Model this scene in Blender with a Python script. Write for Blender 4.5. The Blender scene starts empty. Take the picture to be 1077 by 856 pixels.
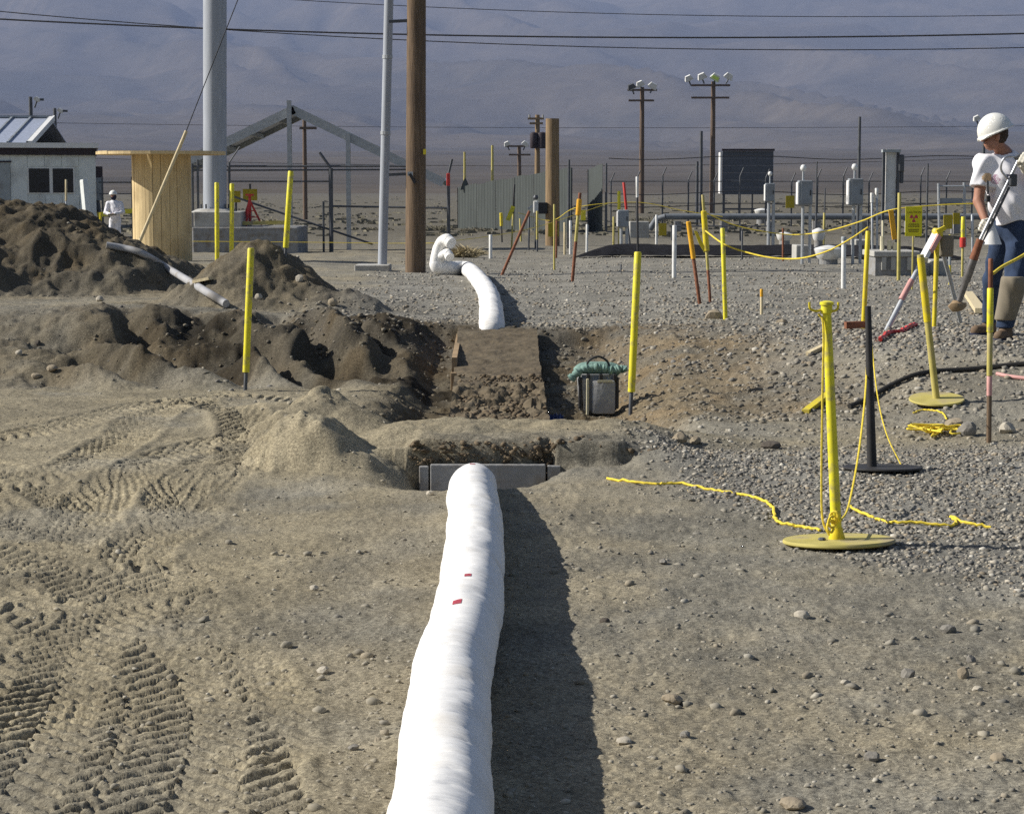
import bpy, bmesh, math, random
import numpy as np
from mathutils import Vector, Matrix
random.seed(7); rng = np.random.default_rng(11)
S = bpy.context.scene
COL = S.collection

# ------------------------------------------------------------------ camera, sky, sun, exposure
FPX, CH, HOR = 2200.0, 1.6, 200.0
PITCH = math.atan((428-HOR)/FPX)
cd = bpy.data.cameras.new('camera'); cam = bpy.data.objects.new('camera', cd); COL.objects.link(cam)
cd.sensor_fit = 'HORIZONTAL'; cd.sensor_width = 36; cd.lens = 36*FPX/1077
cd.clip_start = 0.1; cd.clip_end = 40000
cam.location = (0, 0, CH); cam.rotation_euler = (math.pi/2-PITCH, 0, 0)
S.camera = cam
SUN_EL, SUN_AZ = math.radians(35), math.radians(3)       # from the left, a little beyond the scene
sdir = Vector((-math.cos(SUN_AZ)*math.cos(SUN_EL), math.sin(SUN_AZ)*math.cos(SUN_EL), math.sin(SUN_EL)))
w = bpy.data.worlds.new('World'); S.world = w; w.use_nodes = True
nt = w.node_tree; bg = nt.nodes['Background']; sky = nt.nodes.new('ShaderNodeTexSky')
sky.sky_type = 'NISHITA'; sky.sun_disc = False; sky.sun_elevation = SUN_EL
sky.sun_rotation = math.atan2(sdir.x, sdir.y)
sky.air_density = 1.0; sky.dust_density = 1.2
nt.links.new(sky.outputs[0], bg.inputs[0]); bg.inputs[1].default_value = 0.05
sl = bpy.data.lights.new('sun', 'SUN'); sl.energy = 5.0; sl.angle = math.radians(0.55); sl.color = (1, 0.955, 0.87)
so = bpy.data.objects.new('sun', sl); COL.objects.link(so)
so.rotation_euler = (-sdir).to_track_quat('-Z', 'Y').to_euler()
S.view_settings.view_transform = 'Standard'; S.view_settings.look = 'None'
S.view_settings.gamma = 1; S.view_settings.exposure = 0.58; S.view_settings.use_curve_mapping = False
S.render.engine = 'CYCLES'
S.cycles.use_denoising = False
S.cycles.max_bounces = 5; S.cycles.volume_bounces = 0

# ------------------------------------------------------------------ pixel <-> place helpers
cp, sp = math.cos(PITCH), math.sin(PITCH)
def ray(px, py):
    a, b = (px-538.5)/FPX, (py-428.0)/FPX
    return Vector((a, cp-b*sp, -sp-b*cp))
def at_y(px, py, Y):
    r = ray(px, py); t = Y/r.y
    return Vector((r.x*t, Y, CH+r.z*t))
def at_z(px, py, z):
    r = ray(px, py); t = (z-CH)/r.z
    return Vector((r.x*t, r.y*t, z))
def ppm(Y): return FPX/Y            # pixels per metre at depth Y

# ------------------------------------------------------------------ noise and terrain height
def lattice(seed):
    return np.random.default_rng(seed).random((256, 256))
LAT = [lattice(s) for s in range(6)]
def vnoise(x, y, k=0):
    L = LAT[k % 6]
    xi = np.floor(x).astype(np.int64); yi = np.floor(y).astype(np.int64)
    fx = x-xi; fy = y-yi
    fx = fx*fx*fx*(fx*(fx*6-15)+10); fy = fy*fy*fy*(fy*(fy*6-15)+10)
    x0 = xi & 255; x1 = (xi+1) & 255; y0 = yi & 255; y1 = (yi+1) & 255
    return (L[x0, y0]*(1-fx)+L[x1, y0]*fx)*(1-fy)+(L[x0, y1]*(1-fx)+L[x1, y1]*fx)*fy-0.5
def fbm(x, y, o=4, k=0, g=0.5):
    s = 0; a = 1.0; f = 1.0
    for i in range(o):
        s = s+a*vnoise(x*f+17.3*i, y*f+9.1*i, k+i); a *= g; f *= 2.03
    return s
def sst(a, b, x):
    t = np.clip((x-a)/(b-a), 0, 1); return t*t*(3-2*t)
def smin(a, b, k):
    h = np.clip(0.5+0.5*(b-a)/k, 0, 1); return b*(1-h)+a*h-k*h*(1-h)

# scarp between the lower pad (z 0) and the upper gravel shelf
SX = [-9, -3.5, -1.6, 0.5, 1.7, 3.0, 4.5, 9]
SB = [16.6, 17.0, 16.9, 16.2, 15.4, 13.7, 13.1, 13.0]
ST = [19.4, 19.2, 19.2, 19.6, 19.2, 16.6, 16.0, 16.0]
SZ = [0.46, 0.44, 0.36, 0.27, 0.32, 0.35, 0.38, 0.38]
TRACKS = []     # filled below: (points world Nx2, half width, pitch, depth)
def px_path(pts): return np.array([[*at_z(a, b, 0)[:2]] for a, b in pts])
def smooth_path(P, n=60):
    P = np.asarray(P, float); m = len(P)
    Q = np.vstack([2*P[0]-P[1], P, 2*P[-1]-P[-2]]); out = []
    per = max(2, n//(m-1))
    for i in range(m-1):
        p0, p1, p2, p3 = Q[i], Q[i+1], Q[i+2], Q[i+3]
        for t in np.linspace(0, 1, per, endpoint=False):
            out.append(0.5*((2*p1)+(-p0+p2)*t+(2*p0-5*p1+4*p2-p3)*t*t+(-p0+3*p1-3*p2+p3)*t**3))
    out.append(P[-1]); return np.array(out)
for pts, hw, pitch, dep in [
    ([(-40, 640), (30, 610), (90, 590), (150, 560), (205, 530), (240, 490)], 0.16, 0.105, 0.014),
    ([(-60, 690), (40, 640), (110, 612), (160, 600), (240, 600)], 0.15, 0.105, 0.012),
    ([(-60, 860), (0, 770), (40, 700), (70, 650), (100, 600), (100, 560), (60, 520), (-20, 490)], 0.17, 0.105, 0.018),
    ([(60, 900), (150, 850), (212, 800), (232, 740), (190, 670), (120, 620), (40, 560), (-30, 525)], 0.18, 0.105, 0.020),
    ([(10, 900), (66, 770), (95, 690), (112, 625), (150, 575), (196, 545), (182, 515), (224, 478)], 0.17, 0.105, 0.020),
    ([(-40, 520), (60, 500), (120, 470), (165, 435), (235, 418), (330, 430)], 0.18, 0.12, 0.026),
    ([(40, 600), (85, 548), (133, 501), (190, 478), (240, 462)], 0.17, 0.12, 0.024),
    ([(100, 900), (135, 800), (150, 720), (128, 650), (60, 590), (-30, 560)], 0.18, 0.105, 0.020),
    ([(170, 900), (215, 850), (262, 790), (268, 740), (240, 690), (180, 640), (130, 600)], 0.16, 0.105, 0.018),
    ([(-50, 880), (30, 830), (90, 790), (180, 790), (260, 820)], 0.16, 0.105, 0.012),
    ([(-60, 470), (40, 455), (100, 440), (160, 425)], 0.18, 0.12, 0.018),
    ([(250, 500), (262, 470), (250, 440), (215, 425)], 0.17, 0.12, 0.022),
    ([(-60, 800), (20, 790), (110, 760), (170, 700), (190, 640), (170, 600)], 0.17, 0.105, 0.017),
    ([(30, 930), (85, 850), (120, 790), (130, 730), (95, 670), (30, 640), (-40, 625)], 0.18, 0.105, 0.019),
    ([(-70, 740), (0, 690), (70, 680), (150, 700), (230, 760), (262, 850)], 0.17, 0.105, 0.017),
    ([(120, 930), (175, 840), (200, 760), (180, 700), (120, 655), (60, 640)], 0.18, 0.105, 0.020),
    ([(-60, 900), (10, 820), (50, 740), (80, 680), (130, 640), (190, 625)], 0.17, 0.105, 0.018)]:
    TRACKS.append((smooth_path(px_path(pts), 48), hw, pitch, dep*1.15))

def tracks_field(x, y):
    """lug pattern pressed into soft dust; returns height, mask"""
    z = np.zeros_like(x); m = np.zeros_like(x)
    for P, hw, pitch, dep in TRACKS:
        lo = P.min(0)-0.5; hi = P.max(0)+0.5
        idx = np.where((x > lo[0]) & (x < hi[0]) & (y > lo[1]) & (y < hi[1]))[0]
        if not len(idx): continue
        X = x[idx]; Y = y[idx]
        best = np.full(len(X), 9.0); bs = np.zeros(len(X)); bt = np.zeros(len(X)); s0 = 0
        for i in range(len(P)-1):
            a = P[i]; d = P[i+1]-a; L = math.hypot(*d)
            if L < 1e-6: continue
            d = d/L; u = (X-a[0])*d[0]+(Y-a[1])*d[1]; uc = np.clip(u, 0, L)
            ex = X-a[0]-uc*d[0]; ey = Y-a[1]-uc*d[1]
            dist = np.hypot(ex, ey); q = dist < best
            best[q] = dist[q]; bs[q] = s0+uc[q]
            bt[q] = (-(ex*d[1])+ey*d[0])[q]
            s0 += L
        w_ = np.clip((hw-best)/0.02, 0, 1)
        lat = np.abs(bt)
        ph = ((bs+lat*0.95+0.022*fbm(X*3, Y*3, 2, 2)+np.where(bt > 0, 0.5*pitch, 0))/pitch) % 1.0
        lug = sst(0.0, 1.0, np.clip((0.25-np.abs(ph-0.5))/0.09, 0, 1))
        shoulder = np.exp(-((best-hw-0.03)/0.03)**2)
        patch = np.clip(0.45+0.75*sst(-0.22, 0.15, fbm(X*1.1+5, Y*1.1, 3, 3)), 0, 1.2)
        old = z[idx]*(0.7 if hw > 0.3 else 0.25)
        z[idx] = np.where(w_ > 0.3, old+(-dep*0.15+dep*(1-lug)*0.35-dep*0.85*lug)*w_*patch, z[idx]+shoulder*dep*0.35*patch)
        m[idx] = np.maximum(m[idx], np.clip((hw+0.10-best)/0.08, 0, 1)*patch)
    return z, m

def H(x, y, fine=False):
    x = np.asarray(x, float); y = np.asarray(y, float)
    wob = 0.35*fbm(x*0.6, y*0.6, 3, 1)
    b = np.interp(x, SX, SB)+wob; t = np.interp(x, SX, ST)+wob*0.6; zt = np.interp(x, SX, SZ)
    far = np.interp(y, [18, 26, 45, 60, 100, 200], [1, 0.85, 0.40, -0.22, -0.25, 0.0])
    u = np.clip((y-b)/(t-b), 0, 1); u = u*u*(3-2*u)*0.6+u*0.4
    z = zt*u*far
    z = z+0.10*np.exp(-((y-11.5)/2.0)**2)*sst(2.2, 3.6, x)*0.5
    # big heaps
    nz = fbm(x*1.1, y*1.1, 4, 2)
    r = np.hypot((x+6.55)/1.25, (y-26.3)/1.0)
    h1 = 1.72-0.52*np.sqrt(r*r+0.12)+0.34*nz*np.clip(1.7-r*0.25, 0.3, 1)
    z = -smin(-z, -h1, 0.12)
    r = np.hypot((x+2.75)/1.0, (y-22.6)/1.05)
    h2 = 1.14-0.74*np.sqrt(r*r+0.025)+0.26*nz
    z = -smin(-z, -h2, 0.10)
    r = np.hypot((x+2.0)/1.25, (y-22.0)/0.9)
    h2 = 0.62-0.5*np.sqrt(r*r+0.02)+0.2*nz
    z = -smin(-z, -h2, 0.08)
    # left embankment lumps
    emb = sst(16.6, 17.5, y)*(1-sst(19.2, 20.6, y))*(1-sst(-1.3, -0.4, x))
    z = z+emb*0.20*fbm(x*1.5+3, y*1.5, 4, 4)
    z = z+emb*0.30*vnoise(x*1.5+0.6*(y-18), (y-18)*0.75-x*0.3, 5)*sst(-4.6, -3.1, x)
    nn = x*0.91+(y-18)*0.42+0.55*fbm(x*0.9, y*0.9, 2, 0)+0.12*fbm(x*4, y*4, 2, 3)
    z = z+emb*0.118*np.clip(0.75+1.3*vnoise(x*0.7, y*0.7, 5), 0.2, 1.3)*np.sin(nn/0.62*2*np.pi)*sst(-4.4, -3.2, x)*(1-sst(-1.3, -0.8, x))
    # furrow running obliquely on the embankment
    z = z-emb*0.16*np.exp(-(((y-18.2)+0.30*(x+2.4))/0.28)**2)
    # ridge between heap and embankment that throws the long shadow
    z = z+0.05*np.exp(-((y-20.6+0.12*(x+4))/0.42)**2)*(1-sst(-2.6, -1.4, x))
    # pit
    dl = np.maximum(-0.70-x, 0)*0.84; dr = np.maximum(x-0.82, 0)*0.52
    df = np.maximum(14.1-y, 0)*1.1; db = np.maximum(y-19.6, 0)*0.8
    pn = 0.12*fbm(x*2.2, y*2.2, 3, 5)
    flo = np.interp(y, [13.6, 15.3, 17.7, 19.7], [-0.30, -0.23, -0.12, 0.14])
    pit = flo+np.sqrt(dl*dl+dr*dr+df*df+db*db)+pn*np.clip(dl*4+dr*2+0.08, 0, 1)
    z = smin(z, pit, 0.08)
    # soil bank over the collar, with a cut front face
    fx = 12.16+0.05*fbm(x*4, y*0+3, 2, 2)+0.05*sst(0.1, 0.3, x)-0.10*sst(0.22, 0.26, x)
    topn = 0.145+0.045*fbm(x*3, y*3, 4, 1)
    mc = sst(-0.64, -0.54, x)*(1-sst(0.62, 0.78, x))
    bank = topn*(np.clip((y-fx)/0.03, 0, 1)*mc+sst(11.5, 12.7, y)*(1-mc))*(1-sst(13.25, 13.75, y))*sst(-1.25, -0.62, x)*(1-sst(0.80, 1.35, x+0.25*(y-12.2)))
    z = z+bank*(y < 14.5)
    # hollow in front of the collar
    hw = sst(10.9, 12.0, y)*(y < fx)*sst(-0.86, -0.46, x)*(1-sst(0.05, 0.42, x-0.22*(y-12.1)))
    z = z-0.20*hw
    # little spoil heaps at the edge of the pad
    for cx, cy, rx, ry, hh in ((-1.22, 12.25, 0.34, 0.42, 0.30), (-1.02, 11.9, 0.25, 0.2, 0.09), (-1.26, 13.6, 0.46, 0.75, 0.31),
                               (-1.60, 14.7, 0.6, 0.7, 0.08), (1.05, 13.2, 0.5, 0.3, 0.08)):
        r = np.hypot((x-cx)/rx, (y-cy)/ry)
        z = z+hh*np.maximum(0, 1.15-np.sqrt(r*r+0.02))*(1+0.35*fbm(x*5, y*5, 3, 3))
    z = z+0.05*fbm(x*0.5, y*0.5, 2, 0)*(1-sst(100, 300, y))
    if fine:
        dist = moist(x, y)
        pad = (1-sst(-1.2, -0.5, x))*(1-sst(16.2, 17, y))
        z = z+((0.010+0.022*dist)*fbm(x*7, y*7, 4, 1, 0.5)+0.012*fbm(x*2.3, y*2.3, 3, 2))*(1-0.6*pad)
        near = 1-sst(24, 40, y)
        z = z+near*0.010*fbm(x*26, y*26, 2, 3, 0.6)
        cl = fbm(x*11+3, y*11, 2, 4)
        z = z+near*dist*0.05*np.maximum(0, cl-0.12)
        hp = heap(x, y)
        rg = 1-2*np.abs(fbm(x*3.1+2, y*3.1, 3, 5))*2
        z = z+hp*(0.03*(rg-0.4)+0.035*np.maximum(0, fbm(x*6, y*6, 2, 2)))
        z = z+hp*0.028*fbm(x*13, y*13, 2, 1)
        tz, tm = tracks_field(x, y)
        z = z+tz
    return z
def heap(x, y):
    a = np.exp(-(np.hypot((x+6.5)/3.2, (y-26)/2.7))**4)
    b = np.exp(-(np.hypot((x+2.5)/1.5, (y-22.4)/1.1))**4)
    return np.clip(a+b*0.8, 0, 1)
def moist(x, y):
    """freshly dug, darker soil: pit, bank face, embankment, heap"""
    x = np.asarray(x, float); y = np.asarray(y, float)
    n = 0.5*fbm(x*1.2, y*1.2, 3, 3)
    emb = sst(16.7, 17.4, y+n)*(1-sst(19.6, 21.0, y+n))*(1-sst(0.8, 2.6, x+n))*(0.6+0.4*sst(-4.6, -2.8, x+n))
    right = sst(14.3, 15.2, y)*(1-sst(18.2, 19.4, y+n))*sst(0.3, 0.6, x)*(1-sst(1.7, 3.0, x+n))*0.8
    face = np.exp(-((y-12.2)/0.22)**2)*sst(-0.8, -0.5, x)*(1-sst(0.6, 0.85, x))*0.3
    pitm = sst(13.6, 14.4, y)*(1-sst(19.2, 20.0, y))*sst(-1.4, -0.7, x)*(1-sst(0.8, 1.4, x))
    return np.clip(np.maximum.reduce([emb, right, face, pitm, heap(x, y)]), 0, 1)
def gh(x, y): return float(H(np.array([x]), np.array([y]))[0])
def gp(px, py, y0=4.0, y1=600.0):
    """where the line of sight through a photo pixel meets the ground"""
    r = ray(px, py); Y = np.concatenate([np.arange(y0, 40, 0.04), np.geomspace(40, y1, 900)])
    Y = Y[Y >= y0]; t = Y/r.y; z = CH+r.z*t; g = H(r.x*t, Y)
    k = np.argmax(z <= g)
    if not (z <= g).any(): k = len(Y)-1
    return Vector((r.x*t[k], Y[k], g[k]))
def gy(px, Y):
    """ground point at depth Y below photo column px"""
    x = (px-538.5)/FPX*Y*1.0
    return Vector((x, Y, gh(x, Y)))

# ------------------------------------------------------------------ materials
def mat(name, rgb, rough=0.7, metal=0.0, var=0.15, scale=6.0, bump=0.0, bscale=40.0, stretch=None, spec=0.3, dirt=None, dscale=2.0):
    m = bpy.data.materials.new(name); m.use_nodes = True
    n = m.node_tree.nodes; l = m.node_tree.links; p = n['Principled BSDF']
    p.inputs['Roughness'].default_value = rough; p.inputs['Metallic'].default_value = metal
    p.inputs['Specular IOR Level'].default_value = spec
    tc = n.new('ShaderNodeTexCoord'); mp = n.new('ShaderNodeMapping'); l.new(tc.outputs['Object'], mp.inputs[0])
    if stretch: mp.inputs['Scale'].default_value = stretch
    nz = n.new('ShaderNodeTexNoise'); nz.inputs['Scale'].default_value = scale; nz.inputs['Detail'].default_value = 6
    l.new(mp.outputs[0], nz.inputs['Vector'])
    cr = n.new('ShaderNodeValToRGB'); l.new(nz.outputs[0], cr.inputs[0])
    cr.color_ramp.elements[0].position = 0.3; cr.color_ramp.elements[1].position = 0.7
    cr.color_ramp.elements[0].color = (*[c*(1-var) for c in rgb], 1)
    cr.color_ramp.elements[1].color = (*[min(1, c*(1+var)) for c in rgb], 1)
    src = cr.outputs[0]
    if dirt:
        n2 = n.new('ShaderNodeTexNoise'); n2.inputs['Scale'].default_value = dscale; n2.inputs['Detail'].default_value = 8
        l.new(tc.outputs['Object'], n2.inputs['Vector'])
        r2 = n.new('ShaderNodeValToRGB'); r2.color_ramp.elements[0].position = 0.5; r2.color_ramp.elements[1].position = 0.72
        l.new(n2.outputs[0], r2.inputs[0])
        mx = n.new('ShaderNodeMixRGB'); l.new(r2.outputs[0], mx.inputs[0]); l.new(src, mx.inputs[1]); mx.inputs[2].default_value = (*dirt, 1)
        src = mx.outputs[0]
    l.new(src, p.inputs['Base Color'])
    if bump:
        nb = n.new('ShaderNodeTexNoise'); nb.inputs['Scale'].default_value = bscale; nb.inputs['Detail'].default_value = 5
        l.new(mp.outputs[0], nb.inputs['Vector'])
        bp = n.new('ShaderNodeBump'); bp.inputs['Strength'].default_value = bump; bp.inputs['Distance'].default_value = 0.02
        l.new(nb.outputs[0], bp.inputs['Height']); l.new(bp.outputs[0], p.inputs['Normal'])
    return m
MT = {}
def mk(k, *a, **kw): MT[k] = mat(k, *a, **kw)
mk('white_wrap', (0.80, 0.79, 0.77), 0.75, var=0.06, scale=9, bump=0.45, bscale=5, stretch=(1.3, 8, 1.3), dirt=(0.70, 0.67, 0.62), dscale=5)
mk('red_tag', (0.42, 0.06, 0.08), 0.5)
mk('yellow', (0.72, 0.58, 0.03), 0.45, var=0.1, dirt=(0.50, 0.40, 0.10), dscale=9)
mk('yellow_bright', (0.78, 0.70, 0.04), 0.5, var=0.10, dirt=(0.42, 0.36, 0.14), dscale=22)
mk('yellow_dull', (0.50, 0.43, 0.13), 0.7, var=0.2, dirt=(0.34, 0.28, 0.18), dscale=6)
mk('yellow_sign', (0.78, 0.70, 0.02), 0.4, var=0.05)
mk('yellow_shade', (0.42, 0.33, 0.02), 0.5, var=0.1)
mk('orange', (0.80, 0.42, 0.03), 0.55, var=0.1)
mk('rope', (0.75, 0.58, 0.06), 0.8, var=0.25, scale=60)
mk('rope_magenta', (0.45, 0.10, 0.20), 0.8, var=0.2, scale=60)
mk('black', (0.035, 0.034, 0.035), 0.6, var=0.25)
mk('dark_steel', (0.10, 0.105, 0.115), 0.55, 0.3, var=0.2)
mk('rust', (0.22, 0.09, 0.05), 0.85, var=0.35, scale=20)
mk('galv', (0.42, 0.44, 0.46), 0.5, 0.35, var=0.12, scale=10)
mk('galv_col', (0.36, 0.385, 0.43), 0.6, 0.0, var=0.10, scale=4, stretch=(3, 3, 0.4))
mk('grey_paint', (0.36, 0.39, 0.40), 0.55, var=0.08, dirt=(0.25, 0.25, 0.24), dscale=3)
mk('elec_grey', (0.28, 0.31, 0.34), 0.5, var=0.1, dirt=(0.2, 0.2, 0.2), dscale=3)
mk('concrete', (0.42, 0.41, 0.38), 0.9, var=0.12, scale=5, bump=0.3, dirt=(0.30, 0.28, 0.25), dscale=3)
mk('concrete_dark', (0.27, 0.27, 0.27), 0.9, var=0.15, scale=7, bump=0.3, dirt=(0.2, 0.17, 0.13), dscale=6)
mk('pole_wood', (0.155, 0.108, 0.070), 0.9, var=0.35, scale=7, stretch=(4, 4, 0.25), bump=0.4, bscale=18, dirt=(0.10, 0.07, 0.05), dscale=1.2)
mk('far_pole', (0.14, 0.10, 0.075), 0.9, var=0.2, stretch=(3, 3, 0.3))
mk('stump_wood', (0.25, 0.175, 0.10), 0.9, var=0.3, scale=6, stretch=(4, 4, 0.3), bump=0.3)
mk('reel_wood', (0.66, 0.51, 0.28), 0.8, var=0.18, scale=6, stretch=(5, 5, 0.3), bump=0.2, dirt=(0.42, 0.31, 0.16), dscale=1.5)
mk('lath', (0.62, 0.52, 0.33), 0.8, var=0.2, scale=10, stretch=(4, 4, 0.4))
mk('board_wood', (0.34, 0.24, 0.14), 0.9, var=0.3, scale=10, dirt=(0.16, 0.12, 0.07), dscale=5)
mk('trailer', (0.74, 0.77, 0.75), 0.6, var=0.04, dirt=(0.50, 0.51, 0.49), dscale=1.2)
mk('trim_white', (0.78, 0.77, 0.75), 0.6, var=0.05)
mk('trim_dark', (0.04, 0.03, 0.035), 0.7, var=0.1)
mk('window_glass', (0.008, 0.010, 0.018), 0.08, var=0.1, spec=0.5)
mk('roof_metal', (0.42, 0.46, 0.56), 0.45, 0.3, var=0.1)
mk('corrugated', (0.085, 0.096, 0.092), 0.6, 0.15, var=0.15, scale=2, stretch=(4, 1, 0.3))
mk('sign_back', (0.095, 0.105, 0.125), 0.7, var=0.08)
mk('red', (0.55, 0.05, 0.04), 0.5, var=0.15)
mk('pink', (0.62, 0.33, 0.30), 0.6, var=0.15)
mk('plastic_white', (0.75, 0.75, 0.73), 0.5, var=0.06, dirt=(0.55, 0.52, 0.46), dscale=6)
mk('lamp_glass', (0.75, 0.78, 0.75), 0.25, var=0.03)
mk('lamp_green', (0.62, 0.85, 0.18), 0.2, var=0.03)
mk('shirt', (0.80, 0.79, 0.83), 0.9, var=0.03)
mk('jeans', (0.035, 0.055, 0.105), 0.95, var=0.25, scale=18, bump=0.2, bscale=120)
mk('khaki', (0.23, 0.20, 0.15), 0.9, var=0.12, scale=9)
mk('skin', (0.37, 0.185, 0.125), 0.6, var=0.08)
mk('hair', (0.05, 0.035, 0.025), 0.8)
mk('hat', (0.80, 0.79, 0.74), 0.35, var=0.03)
mk('glove', (0.72, 0.68, 0.58), 0.9, var=0.1, scale=30)
mk('boot', (0.16, 0.11, 0.07), 0.8, var=0.25, scale=20)
mk('sock', (0.02, 0.025, 0.05), 0.9)
mk('chrome', (0.50, 0.51, 0.54), 0.35, 0.8, var=0.15)
mk('print_blue', (0.10, 0.10, 0.16), 0.9); mk('print_tan', (0.60, 0.42, 0.25), 0.9); mk('print_purple', (0.40, 0.26, 0.34), 0.9)
mk('canvas_green', (0.19, 0.30, 0.26), 0.9, var=0.2, scale=25, bump=0.3)
mk('canvas_grey', (0.34, 0.34, 0.34), 0.9, var=0.12, scale=25, bump=0.2)
mk('cream', (0.62, 0.57, 0.40), 0.8)
mk('blue_tarp', (0.07, 0.10, 0.24), 0.6, var=0.3, scale=12)
mk('black_berm', (0.022, 0.022, 0.025), 1.0, var=0.2, spec=0.0)
mk('rubber', (0.035, 0.033, 0.03), 0.7, var=0.2)
mk('conduit', (0.36, 0.36, 0.37), 0.7, var=0.12, scale=5, dirt=(0.25, 0.22, 0.18), dscale=4)
mk('wire', (0.03, 0.03, 0.033), 0.6)
mk('straw', (0.36, 0.30, 0.18), 0.95, var=0.3, scale=9)
mk('scrub', (0.165, 0.150, 0.108), 0.95, var=0.3, scale=9)

# ground material: soil colour from a painted mask of what the soil is (dust, gravel, fresh soil) with bank shade painted in, fine grain procedural
def ground_material():
    m = bpy.data.materials.new('soil'); m.use_nodes = True
    n = m.node_tree.nodes; l = m.node_tree.links; p = n['Principled BSDF']
    p.inputs['Roughness'].default_value = 0.95; p.inputs['Specular IOR Level'].default_value = 0.12
    at = n.new('ShaderNodeAttribute'); at.attribute_name = 'soil'
    tc = n.new('ShaderNodeTexCoord')
    def noise(s, d, r=0.6):
        k = n.new('ShaderNodeTexNoise'); k.inputs['Scale'].default_value = s; k.inputs['Detail'].default_value = d; k.inputs['Roughness'].default_value = r
        l.new(tc.outputs['Object'], k.inputs['Vector']); return k.outputs[0]
    def ramp(src, a, b, c0, c1):
        r = n.new('ShaderNodeValToRGB'); l.new(src, r.inputs[0]); r.color_ramp.elements[0].position = a; r.color_ramp.elements[1].position = b
        r.color_ramp.elements[0].color = (*c0, 1); r.color_ramp.elements[1].color = (*c1, 1); return r.outputs[0]
    def mul(a, b):
        x = n.new('ShaderNodeMixRGB'); x.blend_type = 'MULTIPLY'; x.inputs[0].default_value = 1; l.new(a, x.inputs[1]); l.new(b, x.inputs[2]); return x.outputs[0]
    c = at.outputs['Color']
    c = mul(c, ramp(noise(2.2, 6), 0.3, 0.7, (0.84, 0.83, 0.81), (1.12, 1.12, 1.12)))
    c = mul(c, ramp(noise(70, 6, 0.75), 0.34, 0.68, (0.62, 0.61, 0.60), (1.30, 1.30, 1.29)))
    vo = n.new('ShaderNodeTexVoronoi'); vo.inputs['Scale'].default_value = 95; l.new(tc.outputs['Object'], vo.inputs['Vector'])
    sep = n.new('ShaderNodeSeparateColor'); l.new(vo.outputs['Color'], sep.inputs[0])
    c = mul(c, ramp(sep.outputs[0], 0.0, 1.0, (0.74, 0.74, 0.75), (1.28, 1.28, 1.27)))
    l.new(c, p.inputs['Base Color'])
    bp = n.new('ShaderNodeBump'); bp.inputs['Strength'].default_value = 0.55; bp.inputs['Distance'].default_value = 0.02
    l.new(noise(95, 6, 0.75), bp.inputs['Height']); l.new(bp.outputs[0], p.inputs['Normal'])
    return m
SOIL = ground_material()
def stone_material():
    m = bpy.data.materials.new('stone'); m.use_nodes = True
    n = m.node_tree.nodes; l = m.node_tree.links; p = n['Principled BSDF']
    p.inputs['Roughness'].default_value = 0.9; p.inputs['Specular IOR Level'].default_value = 0.2
    at = n.new('ShaderNodeAttribute'); at.attribute_name = 'soil'; l.new(at.outputs['Color'], p.inputs['Base Color'])
    return m
STONE = stone_material()

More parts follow.
